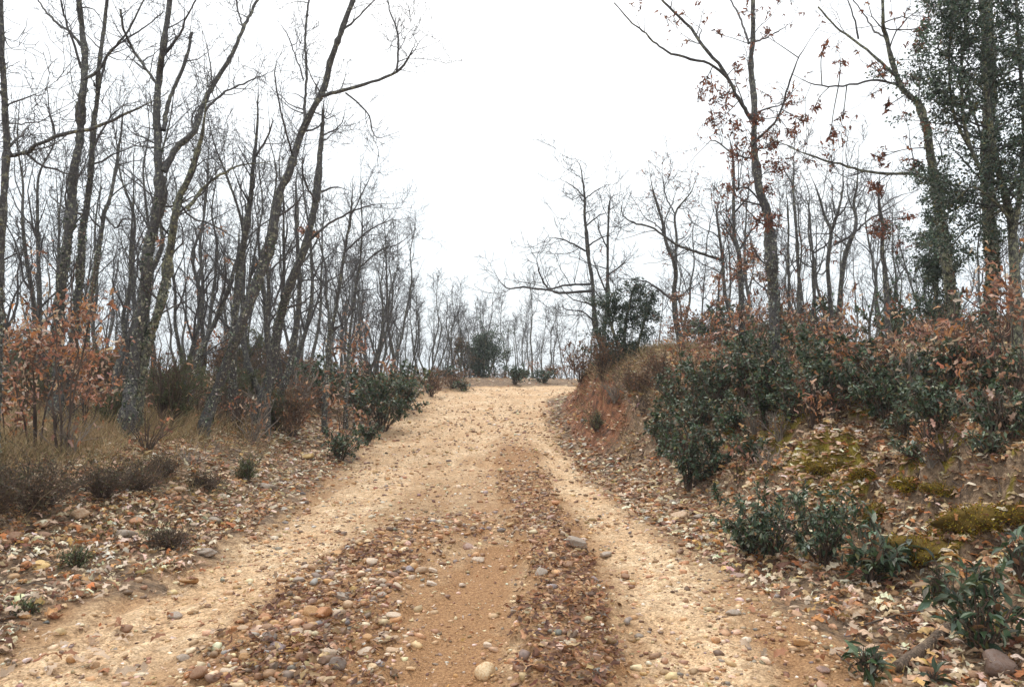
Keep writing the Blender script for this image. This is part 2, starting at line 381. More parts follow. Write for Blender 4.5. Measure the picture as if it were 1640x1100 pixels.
def mat_ground():
    m, t, b = new_mat('earth')
    at = N(t, 'ShaderNodeAttribute', attribute_name='Col'); sp = N(t, 'ShaderNodeSeparateColor'); t.links.new(at.outputs['Color'], sp.inputs[0])
    tc = N(t, 'ShaderNodeTexCoord'); V = tc.outputs['Object']
    def noi(s, d=6., r=.6):
        n = N(t, 'ShaderNodeTexNoise', Scale=s, Detail=d, Roughness=r); t.links.new(V, n.inputs['Vector']); return n.outputs['Fac']
    def vor(s, f='F1'):
        n = N(t, 'ShaderNodeTexVoronoi', Scale=s, feature=f); t.links.new(V, n.inputs['Vector']); return n
    nb, nm, nf = noi(1.1), noi(7., 8., .7), noi(60., 8., .7)
    # track: pale ochre grit
    tan = ramp(t, nm, [(.3, (.35, .21, .11)), (.5, (.57, .39, .225)), (.7, (.77, .60, .40))])
    tan = mixc(t, ramp(t, nb, [(.42, (0, 0, 0)), (.6, (.7, .7, .7))]), tan, (.47, .285, .145))
    v1 = vor(30.); g1 = ramp(t, v1.outputs['Color'], [(.25, (.55, .5, .47)), (.55, (1., 1., 1.)), (.85, (1.32, 1.3, 1.26))])
    v2 = vor(85.); g2 = ramp(t, v2.outputs['Color'], [(.2, (.6, .56, .5)), (.5, (1, 1, 1)), (.85, (1.25, 1.25, 1.25))])
    tan = mixc(t, .55, tan, g1, 'MULTIPLY'); tan = mixc(t, .8, tan, g2, 'MULTIPLY')
    # damp brown earth
    damp = ramp(t, nf, [(.35, (.25, .12, .05)), (.65, (.53, .30, .14))])
    damp = mixc(t, .5, damp, g2, 'MULTIPLY')
    # forest soil
    soil = ramp(t, nm, [(.35, (.13, .085, .052)), (.65, (.36, .245, .15))]); soil = mixc(t, .8, soil, g1, 'MULTIPLY')
    red = ramp(t, noi(4.5, 9., .75), [(.36, (.05, .026, .015)), (.47, (.19, .075, .034)), (.56, (.33, .135, .06)), (.68, (.40, .25, .15))]); red = mixc(t, .7, red, g2, 'MULTIPLY')
    moss = ramp(t, nm, [(.3, (.06, .04, .014)), (.5, (.21, .155, .022)), (.7, (.36, .28, .04))])
    dist_ = mixc(t, 1., sp.outputs[0], (0, 0, 0), 'ADD')
    def sharp(s, amt=.25):
        a = math_(t, 'ADD', s, math_(t, 'MULTIPLY', math_(t, 'SUBTRACT', nm, .5), amt * 3)); 
        return ramp(t, a, [(.32, (0, 0, 0)), (.62, (1, 1, 1))])
    tan = mixc(t, ramp(t, sp.outputs[0], [(.65, (0, 0, 0)), (1, (1, 1, 1))]), tan, mixc(t, 1., tan, (1.36, 1.41, 1.48), 'MULTIPLY'))
    c = mixc(t, sharp(sp.outputs[0]), soil, tan)
    wide = math_(t, 'ADD', sp.outputs[1], math_(t, 'MULTIPLY', math_(t, 'SUBTRACT', nm, .5), 1.1))
    c = mixc(t, ramp(t, wide, [(.1, (0, 0, 0)), (.85, (1, 1, 1))]), c, damp)
    c = mixc(t, sharp(at.outputs['Alpha']), c, red)
    c = mixc(t, sharp(sp.outputs[2]), c, moss)
    t.links.new(c, b.inputs['Base Color']); b.inputs['Roughness'].default_value = .85; b.inputs['Specular IOR Level'].default_value = .3
    h = math_(t, 'ADD', math_(t, 'MULTIPLY', v1.outputs['Distance'], -.9), math_(t, 'ADD', math_(t, 'MULTIPLY', v2.outputs['Distance'], -.5), nf))
    bump(t, b, h, .9, .022)
    return m
M_GROUND = mat_ground()

# ------------------------------------------------------------------ ground sheet (track, verge and bank share the same points)
rows = np.concatenate([np.linspace(-10, 2.2, 14)[:-1], 2.2 * (420 / 2.2) ** (np.linspace(0, 1, 390) ** 1.16)])
tt = np.linspace(-1, 1, 345); core = np.sign(tt) * np.where(np.abs(tt) < .86, np.abs(tt) / .86 * .74, .74 + ((np.abs(tt) - .86) / .14) ** 2 * 1.6)
GX = core[None] * np.maximum(rows, 4.5)[:, None] + np.sign(core)[None] * (np.clip(np.abs(tt) - .86, 0, 1) / .14)[None] ** 2 * 40; GY = np.repeat(rows[:, None], len(tt), 1)
GX = GX + 0.
GZ = H(GX, GY)
dl, dr = roadd(GX, GY); e = (fbm(GX * 2, GY * 2, 4) - .5) * .7
mroad = (1 - sstep(-.15, .45, dl + e)) * (1 - sstep(-.15, .5, dr + e))
m1, m2, m3 = strips(GX, GY)
lane = np.maximum(1 - sstep(.15, .75, seg_dist(GX, GY, S_LANE_L)[0]), 1 - sstep(.1, .5, seg_dist(GX, GY, S_LANE_R)[0]))
mdamp = np.clip(np.maximum.reduce([m1 * .62, m2 * .55, m3 * .8]) + .42 * (1 - lane) * (1 - sstep(12, 18, GY)) + 1.0 * (fbm(GX * 1.1, GY * .6, 12) - .5) + .4 * (fbm(GX * 4, GY * 4, 13) - .5) + .8 * (.5 - fbm(GX * 7, GY * .9, 55, 3)), 0, 1) * mroad
def moss_mask(x, y):
    dl_, dr_ = roadd(x, y)
    return sstep(.53, .60, fbm(x * 2.2 + 3, y * 2.2, 22)) * .9 * sstep(1.3, 1.9, dr_) * (1 - sstep(3.2, 4.6, dr_)) * (1 - sstep(11, 15, y))
def red_mask(x, y):
    dl_, dr_ = roadd(x, y)
    return sstep(.35, .75, dr_ + (fbm(x * 3, y * 3, 41) - .5) * .5) * (1 - sstep(1.2, 1.6, dr_)) * sstep(14, 16.5, y) * (1 - sstep(27, 30, y)) * sstep(.12, .3, fbm(x * 2, y * 2, 97)) 
mm = moss_mask(GX, GY); mr = red_mask(GX, GY)
mroad = mroad * (.62 + .38 * np.clip(lane + sstep(9, 16, GY), 0, 1))
CC = np.stack([mroad, mdamp, mm, mr], -1).reshape(-1, 4)
nr, nc = GX.shape; i, j = np.meshgrid(np.arange(nr - 1), np.arange(nc - 1), indexing='ij'); a = (i * nc + j)
quads = np.stack([a, a + 1, a + nc + 1, a + nc], -1).reshape(-1, 4)
Vg = np.stack([GX, GY, GZ], -1).reshape(-1, 3)
cls = np.where((dl > .05), 0, np.where(dr > .05, 2, 1)).reshape(-1)[quads[:, 0]]
for k, nm_ in ((1, 'dirt_track'), (0, 'ground'), (2, 'bank')):
    q = quads[cls == k]; u, inv = np.unique(q, return_inverse=True)
    mb = MB(); mb.add(Vg[u], inv.reshape(-1, 4), CC[u])
    tag(mb.build(nm_, M_GROUND), kind='structure')

# ------------------------------------------------------------------ stones
def ico(sub):
    import bmesh
    bm = bmesh.new(); bmesh.ops.create_icosphere(bm, subdivisions=sub, radius=1)
    v = np.array([x.co[:] for x in bm.verts]); f = np.array([[x.index for x in q.verts] for q in bm.faces]); bm.free(); return v, f
ICO1, ICO2, ICO3 = ico(1), ico(2), ico(3)
def stone_shape(base, rng, rough=.22):
    v, f = base; v = v.copy(); r = 1.
    for k in range(8):
        d = norm(rng.normal(size=3)); off = rng.uniform(.42, .82); s = v @ d; cut = np.clip(s - off, 0, None); v = v - cut[:, None] * d * .75
    for k in range(4):
        d = rng.normal(size=3) * 1.6; ph = rng.uniform(0, 6); v = v * (1 + rough * .25 * np.sin(v @ d + ph))[:, None]
    return v / np.abs(v).max(0), f
PEND = []
rs = np.random.default_rng(11)
def stone_mesh(n):
    out = []
    for k in range(n):
        v, f = stone_shape(ICO3, rs, .34); v = v * (1 + .05 * (fbm(v[:, 0] * 4 + k, v[:, 1] * 4 + v[:, 2] * 3, k) - .5))[:, None]; mb = MB(); mb.add(v, f); out.append(mb.mesh('cobble', M_STONE))
    return out
STM = stone_mesh(9)
SC = dict(cream=(.74, .58, .36), yellow=(.62, .44, .17), gold=(.62, .38, .10), brown=(.27, .15, .085), ochre=(.50, .29, .12), orange=(.46, .21, .085),
          grey=(.33, .285, .24), dark=(.16, .13, .115), pale=(.62, .52, .41), tan=(.50, .36, .235), white=(.74, .66, .56), pink=(.42, .29, .25), red=(.19, .085, .06), mauve=(.17, .12, .105))
WORD = dict(cream='cream', yellow='yellow', gold='golden', brown='brown', ochre='ochre', orange='orange', grey='grey', dark='dark grey', pale='pale buff', tan='tan', white='whitish', pink='pinkish', red='dark red', mauve='dull mauve')
def add_stone(x, y, w, h, d, colr, label, group, rng, name='cobble', sink=.3, rot=None):
    o = link(name, STM[int(rng.integers(len(STM)))])
    z = float(H(x, y)); o.scale = (w / 2, d / 2, h / 2); o.location = (x, y, z + h * (.5 - sink) + .004)
    o.rotation_euler = (rng.normal() * .12, rng.normal() * .14, rng.uniform(-.4, .4) if rot is None else rot)
    c = np.array(SC[colr]); c = (c * (.72 if label is None else .9) + np.array((.48, .33, .20)) * (.28 if label is None else .1)) * (1 + .08 * rng.normal()); o.color = (*[float(q) for q in c], 1)
    return tag(o, label, 'stone', group)
STONES = [
 (777, 1076, 40, 42, 'cream', 'large smooth egg shaped cream cobble alone at the bottom edge of the track'),
 (475, 1024, 22, 20, 'yellow', 'round bright yellow cobble in the middle of the left cobble strip'),
 (465, 1041, 22, 12, 'gold', 'flat golden cobble just below the round yellow one'),
 (482, 1058, 28, 21, 'brown', 'rounded brown cobble below the flat golden one'),
 (496, 978, 27, 23, 'ochre', 'upright ochre cobble on top of the left cobble strip'),
 (512, 988, 38, 22, 'orange', 'broad orange brown cobble leaning on the ochre one'),
 (516, 1005, 24, 13, 'grey', 'flat grey cobble under the broad orange brown one'),
 (538, 1067, 29, 23, 'dark', 'dark grey cobble low in the left cobble strip'),
 (584, 1047, 30, 16, 'pale', 'long pale buff cobble at the right side of the left strip'),
 (518, 1092, 27, 17, 'tan', 'tan cobble cut by the bottom edge below the dark grey one'),
 (564, 947, 13, 12, 'yellow', 'small round yellow cobble above the broad orange brown one'),
 (609, 952, 20, 12, 'grey', 'grey oval cobble right of the small yellow one'),
 (595, 899, 20, 15, 'pale', 'pale buff cobble at the head of the left strip'),
 (676, 915, 22, 14, 'tan', 'tan cobble beside the wet rut, largest of its trio'),
 (660, 925, 16, 13, 'pale', 'pale cobble touching the lower left of the tan one by the wet rut'),
 (694, 914, 15, 9, 'pale', 'little pale cobble right of the tan one by the wet rut'),
 (691, 936, 18, 9, 'white', 'flat whitish cobble at the left edge of the wet rut'),
 (740, 940, 12, 8, 'white', 'small whitish pebble alone on the wet rut'),
 (627, 994, 27, 10, 'pale', 'long flat pale cobble between left strip and wet rut'),
 (478, 932, 17, 10, 'grey', 'small grey cobble alone left of the left strip'),
 (534, 936, 16, 8, 'pale', 'flat pale pebble above the ochre cobble'),
 (538, 890, 22, 10, 'ochre', 'flat ochre cobble at the top left of the left strip'),
 (487, 907, 18, 10, 'pale', 'pale flat cobble lying alone on the left wheel lane'),
 (548, 957, 26, 13, 'grey', 'broad grey cobble left of the grey oval one'),
 (404, 1013, 16, 14, 'grey', 'grey upright cobble at the left rim of the left strip'),
 (427, 1022, 27, 20, 'dark', 'blocky dark cobble at the left rim of the left strip'),
 (422, 991, 20, 16, 'orange', 'dusty orange cobble on the left lane above the dark blocky one'),
 (613, 1020, 20, 13, 'pale', 'pale cobble right of the yellow round one near the rut'),
 (631, 1028, 18, 10, 'tan', 'tan pebble next to the pale cobble near the rut'),
 (767, 896, 24, 12, 'pale', 'flat pale cobble at the head of the wet rut'),
 (782, 1037, 14, 12, 'pale', 'small pale cobble just above the large cream egg'),
 (747, 876, 22, 14, 'pink', 'pinkish cobble on the track left of the centre strip'),
 (467, 1084, 22, 18, 'tan', 'squat tan cobble at the bottom of the left strip'),
 (413, 1087, 18, 16, 'brown', 'brown cobble at the bottom left of the left strip'),
 (584, 1027, 22, 12, 'ochre', 'ochre cobble above the long pale buff one'),
 (491, 1009, 24, 15, 'brown', 'brown cobble under the ochre upright one'),
 (389, 1053, 20, 14, 'ochre', 'ochre cobble at the far left rim of the left strip'),
 (315, 1092, 27, 19, 'brown', 'rounded brown cobble at the bottom edge left of the strip'),
 (291, 1055, 22, 11, 'grey', 'flat grey cobble alone on the left lane near the bottom'),
 (200, 1015, 20, 17, 'brown', 'tilted dark brown cobble on the left lane by the verge'),
 (273, 990, 29, 12, 'grey', 'half buried slate grey cobble on the left lane'),
 (298, 936, 35, 9, 'ochre', 'long flat ochre slab at the left edge of the track'),
 (116, 829, 37, 21, 'tan', 'large tan cobble under the heather on the left verge'),
 (62, 844, 33, 17, 'tan', 'smooth tan cobble left of the large one below the heather'),
 (13, 856, 36, 20, 'brown', 'big brown cobble at the left frame edge'),
 (67, 860, 24, 15, 'brown', 'brown cobble under the smooth tan one on the left verge'),
 (93, 891, 31, 23, 'tan', 'leaning tan boulder among leaves on the left verge'),
 (60, 913, 31, 17, 'yellow', 'yellowish cobble below the leaning tan one'),
 (35, 910, 20, 14, 'orange', 'orange cobble left of the yellowish one on the verge'),
 (149, 940, 20, 15, 'tan', 'tan cobble in leaf litter left of the track'),
 (196, 859, 34, 18, 'grey', 'dull grey cobble in the litter right of the heather'),
 (209, 836, 28, 12, 'orange', 'bright orange flat cobble right of the heather'),
 (322, 887, 37, 11, 'grey', 'long flat grey cobble at the left edge of the track'),
 (342, 835, 28, 10, 'grey', 'flat grey cobble in litter above the long one'),
 (218, 929, 17, 12, 'tan', 'small tan cobble by the left edge of the track'),
 (109, 1062, 20, 14, 'ochre', 'ochre cobble on the verge at bottom left'),
 (280, 782, 27, 11, 'tan', 'tan cobble on the slope left of the little grey shrub'),
 (385, 785, 20, 13, 'tan', 'tan cobble under the little grey shrub'),
 (354, 795, 14, 10, 'pale', 'small pale cobble left of the little grey shrub'),
 (425, 780, 28, 14, 'grey', 'grey cobble right of the little grey shrub'),
 (489, 733, 28, 12, 'yellow', 'yellowish flat stone on the verge below the leaning trees'),
 (110, 846, 18, 11, 'ochre', 'small ochre cobble under the large tan one below the heather'),
 (1023, 772, 20, 10, 'tan', 'single tan cobble in the right ditch farther up'),
 (1091, 829, 34, 15, 'tan', 'long smooth tan cobble, largest of the heap at the right ditch'),
 (1074, 821, 12, 10, 'tan', 'small tan cobble at the left end of the ditch heap'),
 (1121, 831, 21, 11, 'grey', 'grey cobble right of the long tan one in the ditch heap'),
 (1147, 855, 17, 14, 'tan', 'round tan cobble below the ditch heap'),
 (1158, 834, 19, 12, 'ochre', 'ochre cobble at the right end of the ditch heap'),
 (1145, 821, 18, 12, 'brown', 'brown cobble at the back of the ditch heap'),
 (1127, 819, 14, 11, 'tan', 'tan cobble at the back of the ditch heap'),
 (1112, 820, 16, 13, 'red', 'dark red cobble at the back of the ditch heap'),
 (1078, 804, 16, 13, 'grey', 'grey cobble above the ditch heap'),
 (1109, 842, 16, 8, 'pale', 'flat pale pebble in front of the ditch heap'),
 (1608, 1072, 68, 48, 'mauve', 'large dull mauve boulder in the bottom right corner'),
 (1260, 910, 30, 16, 'red', 'dark red cobble in the litter left of the green sprigs'),
 (1302, 910, 27, 14, 'tan', 'tan cobble right of the dark red one in the litter'),
 (1373, 988, 29, 14, 'tan', 'pale tan cobble in the middle of the right litter'),
 (1288, 1034, 26, 18, 'ochre', 'rounded ochre cobble at the right edge of the track'),
 (1184, 923, 25, 11, 'pink', 'pinkish long cobble at the right edge of the track'),
 (1319, 1077, 24, 10, 'pink', 'pinkish flat cobble low on the right track edge'),
 (1434, 1073, 32, 19, 'ochre', 'ochre cobble beside the rotten log end'),
 (1370, 966, 30, 14, 'orange', 'orange brown cobble above the pale tan one in the right litter'),
 (1177, 982, 25, 12, 'grey', 'flat light grey cobble on the right wheel lane'),
 (1527, 1086, 46, 15, 'tan', 'long tan stone left of the mauve boulder'),
 (927, 877, 34, 22, 'grey', 'large grey cobble on the right of the centre strip'),
 (912, 905, 22, 14, 'brown', 'brown cobble below the large grey one in the centre strip'),
 (867, 917, 20, 13, 'grey', 'grey cobble at the left of the centre strip'),
 (856, 831, 14, 10, 'pale', 'small pale cobble farther up the centre strip'),
 (882, 830, 18, 11, 'pink', 'pinkish cobble farther up the centre strip'),
 (891, 808, 15, 9, 'orange', 'orange cobble farther up the centre strip'),
 (968, 893, 24, 11, 'grey', 'low grey cobble right of the centre strip'),
 (1000, 925, 18, 9, 'brown', 'low brown pebble on the right lane'),
 (1022, 1022, 18, 9, 'grey', 'small grey pebble on the right lane near the bottom'),
]
rs = np.random.default_rng(5)
used = []
for px, py, w, h, c_, lab in STONES:
    g = G(px, py + h * .35); k = g[1] / F; ww = w * k; hh = h * k * .95
    hh = min(max(hh, .35 * ww), ww * 1.05)
    add_stone(g[0], g[1] + ww * .35, ww * 1.05, hh, ww * rs.uniform(.75, .95), c_, lab, None, rs, sink=.30); used.append((g[0], g[1], ww))
used = np.array(used)
def sample(rng, n, x0, x1, y0, y1, dens, power=1.):
    """random points of a region kept with probability dens(x,y)"""
    y = y0 + (y1 - y0) * rng.random(n) ** power; x = rng.uniform(x0, x1, n); k = rng.random(n) < dens(x, y); return x[k], y[k]
def d_strip(x, y):
    m1, m2, m3 = strips(x, y); dl_, dr_ = roadd(x, y); on = (dl_ < 0) & (dr_ < 0)
    return np.clip(np.maximum(m1 * .55, m2) , 0, 1) * on * (1 - .8 * m3)
def clear(x, y, m=.0):
    return np.array([np.min(np.hypot(used[:, 0] - a, used[:, 1] - b) - used[:, 2] * .55) > m for a, b in zip(x, y)])
FILL = [
 (130, -1.9, -.3, 3.6, 8.5, d_strip, (.04, .09), 'rounded cobble among wet leaves in the left cobble strip', 'cobbles of the left cobble strip'),
 (60, -.3, 1.2, 3.6, 14, lambda x, y: strips(x, y)[0], (.035, .07), 'small cobble among brown leaves in the centre strip', 'cobbles of the centre strip'),
 (60, -6, -2.6, 4.5, 13, lambda x, y: sstep(.1, .5, roadd(x, y)[0]) * (1 - sstep(2.2, 3.4, roadd(x, y)[0])), (.05, .12), 'cobble half buried in leaves on the left verge', 'cobbles of the left verge'),
 (40, 1, 4, 4., 16, lambda x, y: sstep(.0, .3, roadd(x, y)[1]) * (1 - sstep(.8, 1.5, roadd(x, y)[1])), (.045, .11), 'cobble in the leaf litter of the right ditch', 'cobbles of the right ditch'),
]
keys = ['pale', 'tan', 'tan', 'ochre', 'brown', 'grey', 'orange', 'pink', 'pale', 'cream', 'dark', 'brown']
for n, x0, x1, y0, y1, dn, (s0, s1), lab, grp in FILL:
    x, y = sample(rs, n * 30, x0, x1, y0, y1, dn, 1.3); k = clear(x, y, .01); x = x[k][:n]; y = y[k][:n]
    for a_, b_ in zip(x, y):
        w = rs.uniform(s0, s1) * (1 if rs.random() < .8 else 1.25); so_ = add_stone(a_, b_, w, w * rs.uniform(.45, .7), w * rs.uniform(.65, .95), (kc := keys[int(rs.integers(len(keys)))]), None, grp, rs, sink=rs.uniform(.22, .42)); so_['category'] = 'stone'
        PEND.append((so_, ('small ' if w * F / b_ < 13 else 'large ' if w * F / b_ > 20 else '') + WORD[kc] + ' cobble', 'S', None))
# gravel
def gravel(name, base, n, x0, x1, y0, y1, dens, s0, s1, pal, power, seed, nvar=5):
    rng = np.random.default_rng(seed); x, y = sample(rng, n, x0, x1, y0, y1, dens, power); z = H(x, y); m = len(x); mb = MB()
    kv = rng.integers(nvar, size=m)
    for v_ in range(nvar):
        q = kv == v_; c = int(q.sum()); tv, tf = stone_shape(base, rng, .4)
        s = s0 + (s1 - s0) * rng.random(c) ** 2.2; s = s * (1 + .02 * np.clip(y[q] - 6, 0, 20)); S = np.stack([s, s * rng.uniform(.6, 1, c), s * rng.uniform(.35, .7, c)], 1)
        an = rng.uniform(0, 6.28, c); d = np.stack([np.cos(an), np.sin(an), rng.normal(size=c) * .15], 1)
        up = np.stack([rng.normal(size=c) * .15, rng.normal(size=c) * .15, np.ones(c)], 1)
        pos = np.stack([x[q], y[q], z[q] + S[:, 2] * .25], 1); scatter(mb, tv, tf, pos, frames(d, rng, up), S, pick(rng, pal, c, .2))
    o = mb.build(name, M_GRAVEL); return tag(o, kind='stuff')
P_TAN = [(.64, .45, .26, 3), (.52, .32, .165, 3), (.70, .56, .40, 2), (.33, .19, .10, 2.4), (.30, .24, .20, 1), (.78, .69, .57, 1.2), (.20, .12, .07, 1.4)]
P_MIX = [(.50, .32, .17, 2.4), (.34, .18, .095, 2), (.64, .50, .34, 2.4), (.20, .12, .075, 1.5), (.27, .24, .22, 1), (.50, .28, .12, 1.2)]
onroad = lambda x, y: ((roadd(x, y)[0] < .1) & (roadd(x, y)[1] < .15)) * (.35 + .65 * sstep(.4, .6, fbm(x * 2, y * 2, 77))) * (1 - .55 * strips(x, y)[2])
tag(gravel('gravel', ICO1, 17000, -3.3, 2.4, 3.2, 9.5, onroad, .005, .024, P_TAN, 1.5, 1), 'fine tan gravel covering the wheel lanes of the track', 'gravel')
tag(gravel('track_pebbles', ICO1, 7000, -3.6, 2.6, 8, 30, onroad, .010, .034, P_TAN, 1.5, 2), 'loose tan pebbles on the farther track up to the crest', 'gravel')
tag(gravel('track_stones', ICO1, 4600, -3.4, 2.4, 3.3, 24, onroad, .014, .05, P_TAN, 1.4, 6), 'flat buff stones trodden into the wheel lanes', 'gravel')
tag(gravel('strip_stones', ICO2, 2200, -2.2, 1.4, 3.4, 13, d_strip, .026, .055, P_MIX, 1.5, 9), 'packed rounded stones of the two stony strips', 'gravel')
tag(gravel('strip_pebbles', ICO1, 7000, -2.2, 1.4, 3.4, 17, d_strip, .012, .034, P_MIX, 1.7, 3), 'mixed brown and buff pebbles in the two stony strips', 'gravel')
verge = lambda x, y: np.clip(sstep(-.15, .2, roadd(x, y)[0]) * (1 - sstep(2, 3.2, roadd(x, y)[0])) + sstep(-.15, .15, roadd(x, y)[1]) * (1 - sstep(.8, 1.6, roadd(x, y)[1])), 0, 1)
tag(gravel('verge_pebbles', ICO1, 5000, -6, 4, 8, 22, verge, .02, .055, P_MIX, 1.3, 14), 'pebbles sprinkled along the verges farther up', 'gravel')
tag(gravel('verge_pebbles', ICO2, 1900, -6, 4, 3.6, 9, verge, .012, .045, P_MIX, 1.2, 4), 'pebbles sprinkled along both verges among leaves', 'gravel')

# ------------------------------------------------------------------ leaf litter
def litter(name, n, x0, x1, y0, y1, dens, power, size, tmpl, seed, label, pal=P_LITTER, lift=.012):
    rng = np.random.default_rng(seed); x, y = sample(rng, n, x0, x1, y0, y1, dens, power); z = H(x, y); m = len(x); mb = MB(); kv = rng.integers(len(tmpl), size=m)
    for v_, (tv, tf) in enumerate(tmpl):
        q = kv == v_; c = int(q.sum()); s = size * rng.uniform(.5, 1.45, c); an = rng.uniform(0, 6.28, c); tilt = .5
        d = np.stack([np.cos(an), np.sin(an), rng.normal(size=c) * .28], 1); up = np.stack([rng.normal(size=c) * tilt, rng.normal(size=c) * tilt - .1, np.where(rng.random(c) < .5, 1., -1.)], 1)
        pos = np.stack([x[q], y[q], z[q] + lift * (.3 + rng.random(c) * 1.6)], 1) - norm(d) * (s * .5)[:, None] + np.array([0, 0, .006])
        scatter(mb, tv, tf, pos, frames(d, rng, up), s, pick(rng, pal, c, .22))
    return tag(mb.build(name, M_DRY), label, 'leaves', kind='stuff')
patch = lambda x, y, s=50: sstep(.3, .55, fbm(x * 1.4, y * 1.4, s))
d_right = lambda x, y: sstep(-.05, .4, roadd(x, y)[1] + (fbm(x * 2, y * 2, 60) - .5) * .6) * (.6 + .4 * patch(x, y)) * (1 - .35 * moss_mask(x, y)) * (1 - .7 * red_mask(x, y))
d_left = lambda x, y: sstep(.0, .5, roadd(x, y)[0] + (fbm(x * 2, y * 2, 61) - .5) * .7) * (.3 + .7 * patch(x, y, 51))
litter('leaf_litter', 12500, 1.2, 5.8, 3.2, 8.2, d_right, 1.25, .085, OAKF, 21, 'pale and brown fallen oak leaves covering the ditch right of the track')
litter('leaf_litter', 16000, 2.4, 7, 4, 12, lambda x, y: sstep(1.2, 1.8, roadd(x, y)[1]) * (.5 + .5 * patch(x, y, 52)), 1, .08, OAKC, 37, 'oak leaves caught on the steep mossy bank', P_LITTER, .02)
litter('leaf_litter', 21000, .8, 9, 8, 14, d_right, 1.1, .095, OAKC, 22, 'fallen oak leaves on the right bank farther up')
litter('leaf_litter', 15500, -6.8, -2.2, 3.4, 8.5, d_left, 1.2, .075, OAKF, 23, 'fallen oak leaves among stones on the near left verge')
litter('leaf_litter', 17000, -9, -2.2, 8, 14, d_left, 1.1, .09, OAKC, 24, 'fallen oak leaves on the farther left verge')
litter('leaf_litter', 26000, .8, 14, 14, 30, d_right, 1.3, .12, [QUAD], 28, 'fallen leaves on the right bank toward the bend')
litter('leaf_litter', 26000, -18, -2.2, 14, 30, d_left, 1.3, .12, [QUAD], 29, 'fallen leaves under the left grove')
P_WET = [(.24, .125, .07, 3), (.14, .07, .042, 2.5), (.34, .20, .11, 2), (.28, .12, .05, 1), (.50, .36, .22, .9)]
litter('leaf_litter', 11000, -2.2, 1.4, 3.3, 13, lambda x, y: np.clip(strips(x, y)[0] + .55 * strips(x, y)[1], 0, 1), 1.4, .052, OAKC, 25, 'wet dark brown leaf scraps lying in the two stony strips', P_WET, .010)
litter('leaf_litter', 6000, -2.8, 2, 3.4, 16, lambda x, y: onroad(x, y) * .6, 1.5, .035, OAKC, 26, 'thin scatter of leaf crumbs on the wheel lanes', P_LITTER, .004)
litter('leaf_litter', 11000, -30, 30, 24, 60, lambda x, y: 1. * ((roadd(x, y)[0] > .1) | (roadd(x, y)[1] > .1)), 1.3, .16, [QUAD], 27, 'leaf covered ground beyond the crest', P_LITTER)
litter('leaf_litter', 2600, -.3, 1.1, 3.4, 7.2, lambda x, y: strips(x, y)[0] * sstep(.4, .6, fbm(x * 2, y * 1.5, 95)), 1, .055, OAKC, 35, 'dark heap of sodden leaves in the centre strip', [(.19, .095, .055, 3), (.12, .06, .038, 2), (.36, .17, .08, 2.4), (.52, .33, .18, 1.8)], .045)
litter('leaf_litter', 2500, -1.9, -.4, 3.4, 7.2, lambda x, y: strips(x, y)[1] * sstep(.45, .6, fbm(x * 3, y * 2, 96)), 1, .055, OAKC, 36, 'brown leaves caught between the stones of the left strip', P_WET, .035)
# single leaves one can pick out in the foreground
rl = np.random.default_rng(31); LM = []
for tv, tf in OAKF:
    mb = MB(); mb.add(tv, tf); LM.append(mb.mesh('fallen_leaf', M_DRY))
spots = [(1227, 1051), (315, 1005), (240, 1040), (190, 955), (330, 970), (150, 1075), (60, 1090), (230, 1070), (345, 1020)]
labs = ['large pale leaf lying alone on the right wheel lane', 'pale leaf on the left lane below the ochre slab', 'crumpled pale leaf on the left lane near the verge']
for n_ in range(110):
    if n_ < len(spots): g = G(*spots[n_])
    else:
        right = rl.random() < .6; py = rl.uniform(930, 1095); px = rl.uniform(1200, 1630) if right else rl.uniform(0, 330 - (py - 930) * .9)
        g = G(px, py)
    o = link('fallen_leaf', LM[int(rl.integers(3))]); s = rl.uniform(.075, .115)
    M = Matrix.Translation((g[0], g[1], g[2] + .035)) @ Matrix.Rotation(rl.uniform(0, 6.28), 4, 'Z') @ Matrix.Rotation(rl.normal() * .3, 4, 'X') @ Matrix.Rotation(rl.normal() * .25, 4, 'Y') @ Matrix.Scale(s, 4)
    o.matrix_world = M; k = rl.uniform(.75, 1.15); o.color = (.60 * k, .45 * k, .32 * k, 1) if rl.random() < .65 else (.36 * k, .17 * k, .09 * k, 1)
    k_pale = o.color[0] > .42
    if n_ >= 3: PEND.append((o, 'pale curled oak leaf' if k_pale else 'rusty oak leaf', 'S', None))
    tag(o, labs[n_] if n_ < 3 else ('curled oak leaf on top of the litter right of the track' if g[0] > 0 else 'curled oak leaf on top of the litter left of the track'), 'leaf', None if n_ < 3 else ('loose leaves right of the track' if g[0] > 0 else 'loose leaves left of the track'))

